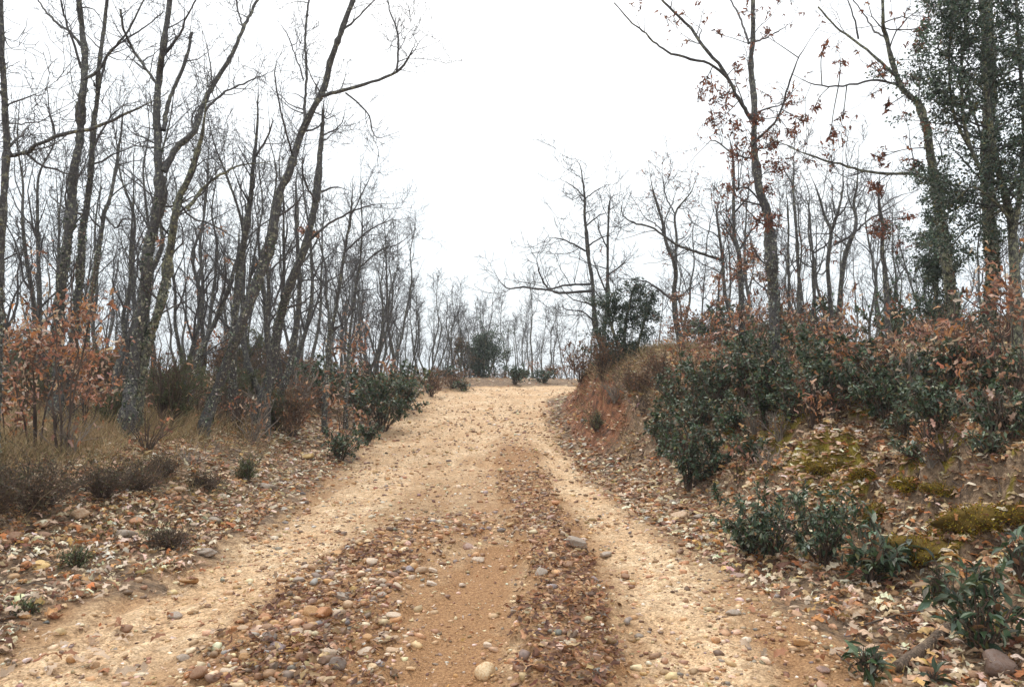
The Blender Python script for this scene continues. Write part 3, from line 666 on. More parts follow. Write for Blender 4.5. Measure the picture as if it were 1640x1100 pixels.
# ------------------------------------------------------------------ trees drawn after the photograph
def depth_path(pts, Y, rng, drift=.5, start=None):
    """pixel polyline -> points in space, wandering in depth as a real limb does"""
    n = len(pts); dy = np.cumsum(rng.normal(size=n) * .12) + np.linspace(0, 1, n) * rng.uniform(-drift, drift)
    dy -= dy[0]; Y0 = Y if start is None else start
    return P([p[0] for p in pts], [p[1] for p in pts], Y0 + dy)
def flakes(mb, path, rad, n, rng, size, pal, t0=0., t1=1.):
    """lichen rosettes and ivy leaves standing a little proud of the bark"""
    u = (t0 + (t1 - t0) * rng.random(n)) * (len(path) - 1.001); k = u.astype(int); fr = (u - k)[:, None]
    p = path[k] * (1 - fr) + path[k + 1] * fr; r = rad[k]; T = norm(path[k + 1] - path[k]); q = rng.normal(size=(n, 3)); q = norm(q - (q * T).sum(1, keepdims=True) * T)
    pos = p + q * (r * 1.0)[:, None]; d = norm(T * rng.normal(size=(n, 1)) + np.cross(T, q) * rng.normal(size=(n, 1)) + q * .5 + np.array([0, 0, -.4]))
    s = size * rng.uniform(.5, 1.3, n); scatter(mb, *QUAD, pos - d * (s * .3)[:, None], frames(d, rng, q + .5 * rng.normal(size=(n, 3))), s * np.ones(n), pick(rng, pal, n, .25))
P_LICH = [(.30, .31, .27, 3), (.20, .215, .17, 2), (.44, .44, .39, 1.6), (.15, .13, .09, 2), (.30, .26, .13, 1)]
P_IVY = [(.05, .065, .04, 3), (.11, .13, .085, 2), (.27, .275, .21, 2.5), (.42, .40, .31, 1.8), (.15, .09, .06, 1)]
def cluster(mb, tw, c, rad, n, rng, size, pal, tmpl, anchor=None):
    """a bunch of dry leaves on a fan of twigs"""
    if anchor is None: anchor = c + np.array([rad * .6, 0, rad * .3])
    K = max(3, n // 7); ends = c + norm(rng.normal(size=(K, 3))) * rad * rng.uniform(.4, 1, (K, 1)); t = np.linspace(0, 1, 4)[None, :, None]
    tip = c + norm(c - anchor + 1e-6) * rad * .5; st = curve([anchor, anchor * .5 + tip * .5 + rng.normal(size=3) * rad * .15, tip], 9); tubes(tw, st[None], np.linspace(.009, .004, 9)[None], 4)
    far_ = np.linalg.norm(tip - anchor) > rad * 2; s0 = st[rng.integers(4 if far_ else 1, 9, size=K)]
    mid = s0[:, None] * (1 - t) + ends[:, None] * t; mid = mid + rng.normal(size=mid.shape) * rad * .06 * t
    tubes(tw, mid, np.full((K, 4), .0045) * (1 - .5 * t[..., 0]), 3)
    kk = rng.integers(K, size=n); fr = rng.uniform(.55, 1., (n, 1)); pos = s0[kk] * (1 - fr) + ends[kk] * fr + rng.normal(size=(n, 3)) * rad * .1
    d = norm(rng.normal(size=(n, 3)) + np.array([0, 0, -.7])); s = size * rng.uniform(.6, 1.2, n); kv = rng.integers(len(tmpl), size=n); C = pick(rng, pal, n, .25)
    for v_, (tv, tf) in enumerate(tmpl):
        q = kv == v_; scatter(mb, tv, tf, pos[q], frames(d[q], rng), s[q], C[q])
def hero(label, Y, trunk, wb, wt, limbs=(), seed=0, dens=1., bark=BARK, clusters=(), flk=260, foot=True, group=None, pal=P_DARKRUST, name='oak_tree', crownlow=.25, rmin=.0042, lsize=.07, ivy=False):
    """trunk and limbs are pixel polylines of the photograph at Y metres; widths in pixels"""
    rng = np.random.default_rng(seed + 100)
    pts = depth_path(trunk, Y, rng, .8); 
    b = pts[0].copy(); gz = float(H(b[0], b[1]))
    if b[2] > gz - .1:
        b2 = b.copy(); dd = pts[0] - pts[1]; b2[:2] += dd[:2] / max(abs(dd[2]), .1) * (b[2] - gz) * .5; b2[2] = float(H(b2[0], b2[1])) - .12
        if b[2] - gz > .15: pts = np.vstack([b2, pts])
        else: pts[0, 2] = gz - .12
    base = np.array([pts[0, 0], pts[0, 1], pts[0, 2] + .12])
    root = empty(name, base, label, 'tree', group)
    L = np.linalg.norm(np.diff(pts, axis=0), axis=1).sum(); n = max(12, int(L / .075)); wb = wb * .73; wt = wt * .80; c = curve(pts - base, n)
    c = c + np.stack([(fbm(np.arange(n) * .11, np.full(n, s_), seed) - .5) * .07 for s_ in (1., 2., 3.)], 1) * sstep(0, 8, np.arange(n))[:, None]
    k = Y / F / 2; t = np.linspace(0, 1, n); r = (wb * (1 - t) + wt * t) * k; r = r * (1 + .35 * np.exp(-t * L / .28)) * (1 + .12 * (vnoise(t * L * 5, np.zeros(n), seed) - .5) * 2 + .10 * (vnoise(t * L * 14, np.zeros(n), seed + 4) - .5) + .35 * (vnoise(t * L * 2.3, np.zeros(n), seed + 9) > .86))
    if trunk[-1][1] > 20: r = np.maximum(r * np.clip((1 - t) / .22, 0, 1) ** .7, rmin)
    mb = MB(); tubes(mb, c[None], r[None], 11, rough=.24, rng=rng); mb.build('trunk', bark, root)
    PPs = [curve(c[int(n * crownlow):], 16)[None]]; RRs = [np.interp(np.linspace(crownlow, 1, 16), t, r)[None]]
    for li, (lp, lw0, lw1) in enumerate(limbs):
        # start depth: that of the trunk (or earlier limb) at the nearest point
        sp_ = P(lp[0][0], lp[0][1], Y); best = None
        for Q in [c] + [PP_[0] for PP_ in PPs[1:]]:
            wq = Q + base; pr = np.stack([wq[:, 0] / wq[:, 1], wq[:, 2] / wq[:, 1] - CAMZ / wq[:, 1]], 1); me_ = np.array([sp_[0] / sp_[1], (sp_[2] - CAMZ) / sp_[1]])
            dd = ((pr - me_) ** 2).sum(1); kk = int(dd.argmin())
            if best is None or dd[kk] < best[0]: best = (dd[kk], wq[kk, 1])
        lpts = depth_path(lp, Y, rng, 1.1, best[1]) - base; ln = np.linalg.norm(np.diff(lpts, axis=0), axis=1).sum(); m = max(8, int(ln / .09))
        lc = curve(lpts, m); lc = lc + rng.normal(size=lc.shape) * .006; lr = np.linspace(lw0, lw1, m) * .9 * k * (1 + .1 * rng.normal(size=m) * .5)
        if lp[-1][1] > 20 and lw1 < 5: lr = lr * np.clip((1 - np.linspace(0, 1, m)) / .35, .1, 1) ** .7
        mb = MB(); tubes(mb, lc[None], np.maximum(lr, rmin)[None], 7, rough=.14, rng=rng); mb.build('branch', bark if lw0 > 5 else TWIG, root)
        PPs.append(curve(lc, 16)[None]); RRs.append(np.interp(np.linspace(0, 1, 16), np.linspace(0, 1, m), lr)[None])
    PP = np.concatenate(PPs); RR = np.concatenate(RRs); tw = MB()
    sc_ = Y / 11.
    A, RA = spawn(rng, PP, RR, 3.0 * dens, (.35 * sc_ ** .5, 1.5 * sc_ ** .5), 8, .05, 1, (35, 75), .10, .24, .5, rmin); tubes(tw, A, RA, 4)
    B_, RB = spawn(rng, A, RA, 6.0, (.18, .8), 6, .15, 1, (30, 70), .09, .28, .6, rmin); tubes(tw, B_, RB, 3)
    C_, RC = spawn(rng, B_, RB, 8.5, (.08, .40), 4, .2, 1, (25, 65), .08, .3, .7, rmin * .85); tubes(tw, C_, RC, 3)
    if clusters and seed in (21, 22, 28, 26, 29):
        n_l = 650 if seed == 21 else 260; kk = rng.integers(len(B_), size=n_l); z_ok = rng.random(n_l) < 1; sp = MB(); ii = rng.integers(2, B_.shape[1], size=n_l); ps = B_[kk, ii]; dl_ = norm(rng.normal(size=(n_l, 3)) + [0, 0, -.8])
        scatter(sp, *OAKC[0], ps, frames(dl_, rng), lsize * rng.uniform(.6, 1.2, n_l), pick(rng, P_DARKRUST + [(.36, .15, .07, 2)], n_l, .25)); tag(sp.build('dead_foliage', M_DRY, root), kind='stuff')
    # epicormic sprouts on the trunk
    E_, RE = spawn(rng, c[None], r[None], 3.2, (.08, .4), 5, .25, 1, (50, 90), .1, .3, .2, rmin); tubes(tw, E_, RE, 3)
    tag(tw.build('crown', TWIG, root), kind='stuff')
    if flk:
        fl = MB(); flakes(fl, c, r, int(flk * .6), rng, .035 if not ivy else .05, P_IVY if ivy else P_LICH, 0, .8); flakes(fl, c, r, int(flk * 3.0), rng, .048, P_IVY if ivy else P_LICH, 0, .38)
        tag(fl.build('ivy' if ivy else 'lichen', M_LICH, root), kind='stuff')
    if clusters:
        lm = MB(); tm = MB()
        for cx_, cy_, rp, nl in clusters:
            yy = Y + rng.normal() * .35; q = P(cx_, cy_, yy) - base; allp = np.concatenate([c] + [PP_[0] for PP_ in PPs[1:]]); an = allp[((allp - q) ** 2).sum(1).argmin()]
            if np.linalg.norm(an - q) > 3 * rp * Y / F + .6: an = q + norm(an - q) * .5
            cluster(lm, tm, q, rp * 1.45 * Y / F, int(nl * 2.4), rng, lsize, pal, OAKC, an)
        tag(lm.build('dry_foliage', M_DRY, root), kind='stuff'); tag(tm.build('twig', TWIG, root), kind='stuff')
    return root

hero('lichen covered oak trunk cut by the left frame edge', 8.0, [(-8, 720), (0, 560), (3, 400), (12, 240), (8, 150), (4, 60), (0, -60)], 19, 9,
     [([(8, 250), (40, 245), (90, 218), (150, 205), (195, 185), (240, 165), (272, 148)], 8, 3), ([(40, 245), (80, 270), (145, 282)], 5, 2),
      ([(14, 235), (40, 210), (55, 195)], 5, 2), ([(10, 170), (50, 155), (75, 150)], 3, 1.5), ([(6, 200), (60, 195), (110, 175)], 3, 1.5)], 1, .8)
hero('tall grey oak second from the left, forked near the top', 12.0, [(84, 730), (90, 600), (95, 514), (100, 450), (108, 380), (114, 320), (120, 260), (128, 200), (133, 150), (135, 100), (132, 50), (126, 0), (122, -90)], 24, 10,
     [([(131, 75), (112, 52), (90, 36), (70, 15), (57, -5)], 6, 3), ([(130, 110), (115, 60), (100, 15), (95, -30)], 5, 2.5), ([(133, 130), (160, 110), (175, 85), (196, 62), (215, 30), (235, -10)], 6, 2.5)], 2, .9, ivy=True)
hero('oak stem leaning against the tall grey one, bare at the top', 12.6, [(112, 700), (118, 560), (125, 470), (130, 400), (137, 340), (145, 270), (150, 210), (155, 160), (160, 95), (168, 40), (172, -20)], 18, 6,
     [([(152, 180), (170, 95), (192, 70), (230, 45), (262, 20)], 5, 2), ([(148, 240), (175, 190), (205, 165)], 4, 2)], 3, .9, ivy=True)
hero('thin dark oak stem with a kink half way up on the left', 13.5, [(128, 660), (140, 520), (152, 440), (160, 395), (167, 345), (176, 318), (187, 258), (195, 195), (197, 165)], 13, 4,
     [([(168, 345), (185, 365), (200, 350), (235, 352)], 4, 2)], 4, .8)
hero('forked oak with a broken stub, lichen on its lower trunk', 11.0, [(200, 702), (208, 650), (215, 600), (228, 500), (235, 430), (245, 370), (255, 310), (253, 270), (255, 220), (252, 170), (255, 120), (262, 70), (270, 0), (276, -80)], 30, 9,
     [([(262, 275), (285, 235), (310, 212), (325, 170), (345, 130), (370, 90), (390, 45), (405, 15), (425, -25)], 13, 5), ([(252, 135), (230, 105), (212, 78), (198, 45), (193, 15)], 6, 4),
      ([(262, 210), (268, 170), (280, 140), (298, 95), (308, 52)], 9, 5.5), ([(330, 175), (360, 148), (400, 130), (442, 112)], 5, 2), ([(390, 45), (380, 15), (378, -20)], 4, 2.5), ([(256, 100), (285, 60), (300, 25), (320, -10)], 5, 2.5), ([(340, 140), (335, 90), (325, 50)], 3, 1.5)], 5, 1., ivy=True)
hero('greenish oak stem rising right beside the forked one', 11.4, [(214, 712), (216, 660), (233, 568), (255, 495), (269, 423), (280, 350), (288, 320), (302, 285), (318, 235), (328, 190), (335, 120)], 24, 6,
     [([(300, 335), (320, 308), (345, 285), (385, 266), (455, 256)], 7, 2.5), ([(290, 330), (310, 350), (360, 370), (390, 400)], 4, 2)], 6, .9, BARKG, ivy=True)
hero('upright oak with narrow top in the left grove', 15.0, [(371, 650), (373, 560), (378, 477), (385, 423), (392, 366), (400, 320), (405, 284), (408, 240), (413, 167), (414, 130)], 20, 4,
     [([(402, 330), (385, 300), (370, 260)], 4, 2), ([(410, 250), (430, 215), (440, 180)], 4, 2)], 7, 1.3)
hero('slanting oak stem joining the upright one at mid height', 14.6, [(303, 655), (320, 568), (345, 514), (367, 459), (380, 410), (384, 360)], 13, 7, [([(350, 505), (362, 440), (355, 400)], 3, 1.5)], 8, .9)
hero('big oak leaning right with a long limb reaching over the track', 12.5, [(327, 682), (342, 641), (360, 586), (389, 514), (415, 441), (430, 400), (440, 360), (450, 310), (462, 280), (472, 245), (485, 210), (505, 170), (520, 140), (530, 100), (545, 55), (565, 0), (580, -60)], 25, 9,
     [([(515, 155), (550, 145), (600, 130), (640, 112), (658, 85), (667, 66)], 7, 3), ([(635, 115), (638, 60), (625, 20), (617, -10)], 4, 2), ([(553, 150), (588, 180), (602, 220), (640, 211)], 3.2, 1.5),
      ([(487, 205), (488, 170), (491, 120), (489, 60), (495, -5)], 6, 4), ([(468, 250), (455, 200), (440, 120), (452, 80)], 4, 1.6), ([(548, 50), (575, 25), (605, -5)], 4, 2), ([(486, 128), (462, 60), (442, 30)], 3, 1.5), ([(512, 160), (505, 145), (512, 128)], 5, 4),
      ([(440, 350), (470, 330), (500, 290)], 4, 2), ([(500, 178), (525, 190), (545, 180)], 3, 1.5)], 9, 1.05, ivy=True)
hero('stout leaning oak nearest the track on the left', 15.2, [(410, 676), (420, 640), (434, 598), (445, 525), (465, 455), (490, 395), (503, 330), (510, 280), (514, 218), (516, 180), (520, 155)], 27, 5,
     [([(508, 310), (535, 300), (560, 305)], 4, 2), ([(505, 325), (485, 280), (490, 240)], 4, 2), ([(495, 385), (540, 350), (590, 330), (640, 325)], 5, 1.5), ([(514, 220), (545, 200), (555, 165)], 3, 1.4)], 10, 1.3, ivy=True, clusters=[(493, 368, 12, 40), (505, 372, 8, 25)], pal=P_RUST)
hero('leaning oak stem just behind the stout one', 16.0, [(432, 668), (460, 600), (474, 520), (480, 450), (475, 380), (474, 310), (478, 260)], 16, 5, [([(478, 430), (500, 400), (520, 350)], 5, 2)], 11, 1.2)
hero('slim oak stem at the right side of the left grove', 17., [(522, 620), (527, 544), (539, 489), (553, 400), (562, 340), (566, 280)], 11, 3, [([(552, 405), (590, 370), (620, 355), (650, 350)], 4, 1.5), ([(560, 350), (585, 300), (600, 270)], 3, 1.3)], 12, 1.6)
hero('slim forked oak before the gap in the left grove', 18., [(556, 620), (561, 536), (575, 427), (580, 370), (577, 240)], 9, 2.2, [([(574, 430), (610, 400), (640, 390), (672, 362)], 3.5, 1.2)], 13, 1.6)

# right side
hero('tallest oak right of the track with dark dead leaves', 12.0, [(1243, 610), (1241, 547), (1239, 475), (1236, 416), (1230, 358), (1217, 300), (1210, 247), (1208, 189), (1204, 116), (1205, 67), (1204, 0), (1202, -90)], 25, 8,
     [([(1203, 190), (1190, 170), (1175, 145), (1160, 115), (1130, 80), (1105, 45), (1085, 25), (1055, -5)], 8, 4), ([(1165, 125), (1140, 105), (1105, 95), (1070, 83), (1050, 70), (1030, 50), (1010, 35), (985, 5)], 5.5, 2),
      ([(1214, 222), (1245, 190), (1262, 140), (1280, 90), (1310, 45)], 5, 1.8), ([(1207, 68), (1235, 57), (1270, 35)], 4, 2), ([(1200, 70), (1187, 33), (1168, -5)], 5, 3), ([(1215, 255), (1185, 250), (1165, 240), (1140, 225), (1105, 260)], 4, 2), ([(1212, 240), (1260, 232), (1300, 262)], 3, 1.5),
      ([(1225, 330), (1195, 300), (1175, 310)], 4, 2), ([(1236, 470), (1215, 455), (1200, 440)], 3, 2)], 21, .55,
     clusters=[(1125, 148, 24, 45), (1155, 158, 22, 45), (1145, 190, 14, 25), (1172, 208, 16, 35), (1190, 250, 22, 50), (1232, 232, 18, 45), (1245, 262, 18, 45), (1213, 190, 12, 40), (1275, 190, 16, 30), (1265, 215, 14, 25), (1212, 355, 12, 25), (1236, 352, 14, 50), (1230, 440, 12, 30), (1150, 55, 9, 12), (1222, 55, 8, 12), (1232, 300, 14, 22), (1180, 110, 9, 15), (1168, 305, 12, 20)])
hero('curved grey oak at upper right with a long limb to the left', 11.0, [(1535, 610), (1530, 520), (1520, 437), (1511, 373), (1506, 329), (1500, 305), (1493, 262), (1489, 233), (1482, 198), (1471, 169), (1454, 151), (1440, 131), (1428, 96), (1418, 58), (1415, 29), (1413, -30)], 24, 6,
     [([(1495, 292), (1463, 280), (1402, 276), (1358, 268), (1300, 250), (1270, 238), (1235, 222)], 6, 2), ([(1437, 125), (1410, 100), (1375, 70), (1340, 45), (1310, 10)], 6, 3), ([(1435, 135), (1400, 130), (1350, 138), (1300, 135), (1268, 118)], 4.5, 2),
      ([(1375, 62), (1368, 30), (1355, -5)], 4, 2), ([(1418, 60), (1400, 50), (1385, 25), (1362, -5)], 4, 2), ([(1415, 45), (1460, 48), (1500, 38), (1530, 32)], 2.5, 2), ([(1470, 165), (1480, 100), (1505, 55)], 3, 1.5)], 22, .5, BARKG,
     clusters=[(1320, 75, 12, 14), (1345, 105, 12, 14), (1410, 115, 10, 14), (1465, 70, 12, 22), (1480, 45, 10, 18), (1330, 225, 12, 20), (1410, 255, 13, 28), (1470, 262, 12, 20), (1310, 165, 12, 18), (1420, 172, 9, 12), (1460, 130, 12, 16), (1350, 190, 8, 8), (1405, 300, 10, 20)], ivy=True, flk=500)
hero('thick ivy grown oak trunk at the right', 10.0, [(1581, 700), (1578, 620), (1583, 520), (1587, 420), (1583, 330), (1580, 260), (1585, 180), (1583, 100), (1575, 0), (1570, -80)], 30, 22,
     [([(1585, 150), (1620, 110), (1650, 60)], 6, 3), ([(1582, 240), (1555, 170), (1545, 110)], 5, 2), ([(1583, 300), (1545, 260), (1520, 230)], 4, 2)], 23, .6, BARKG, flk=1500, ivy=True)
hero('grey oak left of the dark bush, one long low limb over the track', 21., [(985, 600), (968, 560), (955, 531), (950, 460), (941, 407), (937, 354), (937, 319), (930, 273), (921, 251)], 12, 2.2,
     [([(948, 466), (900, 469), (880, 465), (840, 460), (815, 462), (800, 450), (790, 430)], 5, 1.6), ([(945, 455), (905, 457), (880, 462), (865, 440), (860, 415), (867, 392)], 4, 1.4), ([(938, 402), (905, 385), (878, 380)], 3.5, 1.4), ([(937, 318), (920, 300), (897, 287)], 2.6, 1.3),
      ([(938, 318), (955, 305), (972, 296)], 2.6, 1.3), ([(938, 362), (960, 345), (978, 340)], 3, 1.3), ([(940, 395), (965, 380), (985, 375)], 3, 1.3), ([(955, 520), (935, 500), (905, 495), (900, 480)], 3, 1.3)], 24, 1.1, flk=0, rmin=.006)
hero('dark oak stem standing close behind the dark bush', 21.4, [(975, 590), (968, 540), (971, 496), (973, 443), (974, 372), (976, 325), (985, 310)], 11, 2, [([(972, 470), (955, 430), (948, 410)], 3.5, 1.4), ([(974, 440), (995, 425), (1010, 405)], 3, 1.3), ([(974, 400), (960, 370), (957, 350)], 3, 1.3)], 25, 1.1, flk=0, rmin=.006)
hero('forked oak above the bank with rust leaves at its foot', 18., [(1102, 600), (1095, 570), (1084, 514), (1079, 471), (1081, 429), (1067, 390), (1059, 347), (1045, 301), (1038, 262)], 16, 2.5,
     [([(1081, 432), (1083, 380), (1082, 340), (1105, 310), (1118, 278)], 6, 2), ([(1078, 482), (1050, 460), (1030, 450), (985, 445)], 5, 1.6), ([(1082, 345), (1065, 310), (1060, 270)], 3, 1.4), ([(1062, 360), (1075, 330), (1085, 300)], 3, 1.4)], 26, 1.2, flk=60, rmin=.0055, pal=P_RUST,
     clusters=[(1080, 475, 12, 35), (1092, 500, 14, 45), (1078, 520, 13, 40), (1095, 545, 14, 45)])
hero('pale oak throwing a long limb left behind the forked one', 17.4, [(1176, 580), (1172, 521), (1163, 475), (1157, 416), (1151, 364), (1148, 340), (1158, 300)], 10, 3,
     [([(1155, 416), (1120, 405), (1080, 390), (1045, 365), (1010, 355), (996, 340), (998, 322)], 5.5, 1.8), ([(1165, 480), (1140, 490), (1120, 520), (1105, 550)], 4, 2)], 27, 1.2, flk=0, rmin=.0055)
hero('straight oak with rust leaves, left neighbour of the tallest', 16., [(1188, 590), (1187, 503), (1186, 445), (1182, 402), (1175, 373), (1176, 300), (1172, 240), (1168, 215)], 14, 3,
     [([(1184, 400), (1200, 375), (1218, 355)], 4, 2), ([(1176, 340), (1195, 320), (1205, 310)], 4, 1.6), ([(1180, 395), (1165, 370), (1150, 350)], 4, 1.6)], 28, 1.2, flk=60, rmin=.005, pal=P_RUST,
     clusters=[(1150, 450, 14, 40), (1222, 440, 14, 50), (1140, 510, 14, 50), (1175, 550, 18, 60), (1215, 545, 16, 60), (1195, 420, 17, 70), (1178, 440, 14, 55), (1210, 405, 16, 65), (1185, 500, 14, 50), (1205, 515, 14, 50), (1150, 480, 12, 30), (1165, 530, 16, 60), (1130, 545, 15, 60), (1225, 500, 12, 40)])
hero('slim straight oak right of the tallest one', 17., [(1286, 580), (1284, 533), (1281, 475), (1276, 387), (1271, 300), (1272, 215)], 11, 3, [([(1278, 410), (1290, 425), (1300, 428)], 3, 1.5), ([(1272, 300), (1255, 270), (1250, 250)], 3, 1.3)], 29, 1.1, flk=40, rmin=.005, pal=P_RUST, clusters=[(1272, 505, 14, 45), (1260, 475, 12, 30), (1290, 495, 11, 30)])
hero('thin pale oak stem between the tallest and the slim one', 20., [(1264, 570), (1263, 475), (1262, 400), (1262, 343), (1258, 290)], 7, 2.2, [], 30, 1.3, flk=0, rmin=.006)
hero('bare oak with an upswept right branch above the bank', 18., [(1301, 570), (1301, 510), (1304, 460), (1302, 416), (1297, 344), (1290, 310)], 9, 2.5, [([(1303, 405), (1320, 395), (1345, 370)], 4, 1.6)], 31, 1.2, flk=0, rmin=.0055)
hero('smooth grey oak dividing into two wands above the bank', 17.5, [(1334, 560), (1332, 503), (1325, 431), (1330, 373), (1322, 350), (1310, 310), (1298, 280)], 12, 3, [([(1330, 375), (1343, 335), (1350, 300), (1350, 228)], 6, 2), ([(1327, 430), (1315, 440), (1305, 435)], 3, 2), ([(1337, 350), (1352, 335), (1362, 310)], 3.5, 1.5)], 32, 1.1, flk=30, rmin=.0055)
hero('grey oak bowed to the right with a long rising limb', 17., [(1347, 560), (1346, 503), (1352, 416), (1368, 370), (1371, 345), (1367, 325), (1373, 290), (1376, 228)], 12, 3, [([(1336, 392), (1362, 378), (1392, 352), (1430, 330), (1475, 300)], 5, 1.6), ([(1371, 345), (1360, 320), (1355, 280)], 3.5, 1.5)], 33, 1.1, flk=30, rmin=.0055)
hero('lone oak stem with a ball of dead leaves on the bank', 15., [(1424, 560), (1421, 498), (1419, 445), (1413, 402), (1412, 358), (1406, 315), (1408, 275)], 13, 4, [([(1412, 335), (1430, 318), (1470, 305)], 3, 1.4)], 34, .9, flk=60, rmin=.005,
     clusters=[(1415, 368, 16, 80), (1408, 355, 12, 50), (1400, 300, 12, 40), (1448, 345, 9, 18), (1440, 392, 10, 22), (1470, 395, 7, 12), (1465, 345, 8, 14), (1400, 370, 10, 30)])

# evergreen holm oaks
def curve_rs(A):
    if A.shape[1] == 5: return A
    return np.stack([np.stack([np.interp(np.linspace(0, 1, 5), np.linspace(0, 1, A.shape[1]), a[:, c]) for c in range(3)], 1) for a in A]) if len(A) else A
def evergreen(label, base, stems, Y, seed, leaf, nleaf, pal, rad, name='holm_oak', low=.3, dens=1., cat='tree', tw_mat=TWIG):
    rng = np.random.default_rng(seed); base = np.array(base, float); root = empty(name, base, label, cat); PPs = []; RRs = []
    for sp, w0, w1 in stems:
        p = depth_path(sp, Y, rng, .6) - base; m = 40; c = curve(p, m); r = np.linspace(w0, w1, m) * Y / F / 2
        mb = MB(); tubes(mb, c[None], r[None], 9, rough=.16, rng=rng); mb.build('trunk' if not PPs else 'branch', BARKG, root); PPs.append(curve(c[int(m * low):], 14)[None]); RRs.append(np.interp(np.linspace(low, 1, 14), np.linspace(0, 1, m), r)[None])
    PP = np.concatenate(PPs); RR = np.concatenate(RRs); tw = MB()
    A, RA = spawn(rng, PP, RR, 19.0 * dens / (rad + .3), (rad * .45, rad * 1.4), 7, 0, 1, (45, 95), .04, .2, .5, .004, .3); tubes(tw, A, RA, 4)
    B_, RB = spawn(rng, A, RA, 7 * dens / (rad + .3), (rad * .2, rad * .6), 5, .1, 1, (30, 80), .05, .3, .6, .003); tubes(tw, B_, RB, 3)
    tag(tw.build('crown', tw_mat, root), kind='stuff')
    A5 = curve_rs(A); B_ = np.concatenate([B_, A5, A5]) if len(A5) < len(B_) else B_
    n = nleaf; k = rng.integers(len(B_), size=n); t = rng.random(n) * (B_.shape[1] - 1.01); i_ = t.astype(int); fr = (t - i_)[:, None]
    pos = B_[k, i_] * (1 - fr) + B_[k, i_ + 1] * fr + rng.normal(size=(n, 3)) * leaf * .8; d = norm(rng.normal(size=(n, 3)) + .8 * norm(B_[k, i_ + 1] - B_[k, i_]))
    lm = MB(); scatter(lm, *QUAD, pos, frames(d, rng, rng.normal(size=(n, 3)) + np.array([0, 0, 1.])), leaf * rng.uniform(.6, 1.3, n), pick(rng, pal, n, .25))
    tag(lm.build('foliage', M_GREEN, root), kind='stuff'); return root
def gbase(px, Y, dz=0.):
    x = (px - CX) / F * Y; return (x, Y, float(H(x, Y)) - .05)
b_ = gbase(1632, 9.4)
evergreen('dark leaning holm oak with dense foliage at the right frame edge', b_, [([(1634, 650), (1630, 560), (1625, 450), (1620, 358), (1606, 300), (1590, 230), (1580, 150), (1575, 60), (1570, -60)], 18, 5), ([(1622, 380), (1635, 300), (1640, 200), (1632, 80), (1625, -40)], 9, 4), ([(1606, 300), (1570, 270), (1545, 200), (1540, 100), (1550, 10), (1555, -60)], 7, 3), ([(1560, 250), (1530, 190), (1520, 110), (1525, 30), (1530, -40)], 5, 2.5), ([(1612, 330), (1580, 350), (1545, 370), (1520, 400)], 4, 2), ([(1620, 358), (1600, 330), (1560, 300), (1530, 320)], 5, 2.5), ([(1630, 420), (1665, 330), (1690, 200), (1690, 0)], 7, 4)], 9.4, 51, .040, 40000, P_HOLM, .78, low=.36)
b_ = gbase(1497, 11.4)
evergreen('slender young holm oak growing against the curved grey oak', b_, [([(1497, 560), (1500, 480), (1503, 400), (1502, 340), (1500, 290)], 5, 2), ([(1500, 480), (1490, 430), (1488, 400)], 3, 1.5)], 11.4, 52, .040, 9000, P_HOLM, .42, low=.15)
b_ = gbase(1003, 19.5)
evergreen('dark green holm oak bush on top of the bank by the bend', b_, [([(1005, 600), (1000, 540), (1010, 480), (1018, 455)], 7, 2), ([(1005, 600), (985, 540), (975, 500), (980, 470)], 6, 2), ([(1005, 600), (1025, 540), (1035, 500), (1035, 475)], 6, 2), ([(1000, 595), (968, 560), (960, 525)], 5, 2)], 19.5, 53, .055, 14000, P_HOLM, .52, low=.1, cat='bush')
b_ = gbase(776, 37.)
evergreen('round green holm oak beyond the crest of the track', b_, [([(776, 615), (775, 580), (778, 550), (780, 535)], 5, 1.5), ([(774, 612), (762, 580), (758, 560)], 4, 1.5), ([(778, 612), (790, 580), (795, 555)], 4, 1.5)], 37., 54, .09, 9000, P_HOLM, 1.15, low=.1)
b_ = gbase(738, 36.)
evergreen('small brown leaved oak left of the round green one', b_, [([(738, 618), (738, 590), (732, 560), (735, 548)], 4, 1.5), ([(740, 612), (750, 585), (752, 570)], 3, 1.5)], 36., 55, .085, 1700, [(.16, .10, .055, 2), (.09, .08, .04, 1)], .75, name='oak_tree', low=.2)

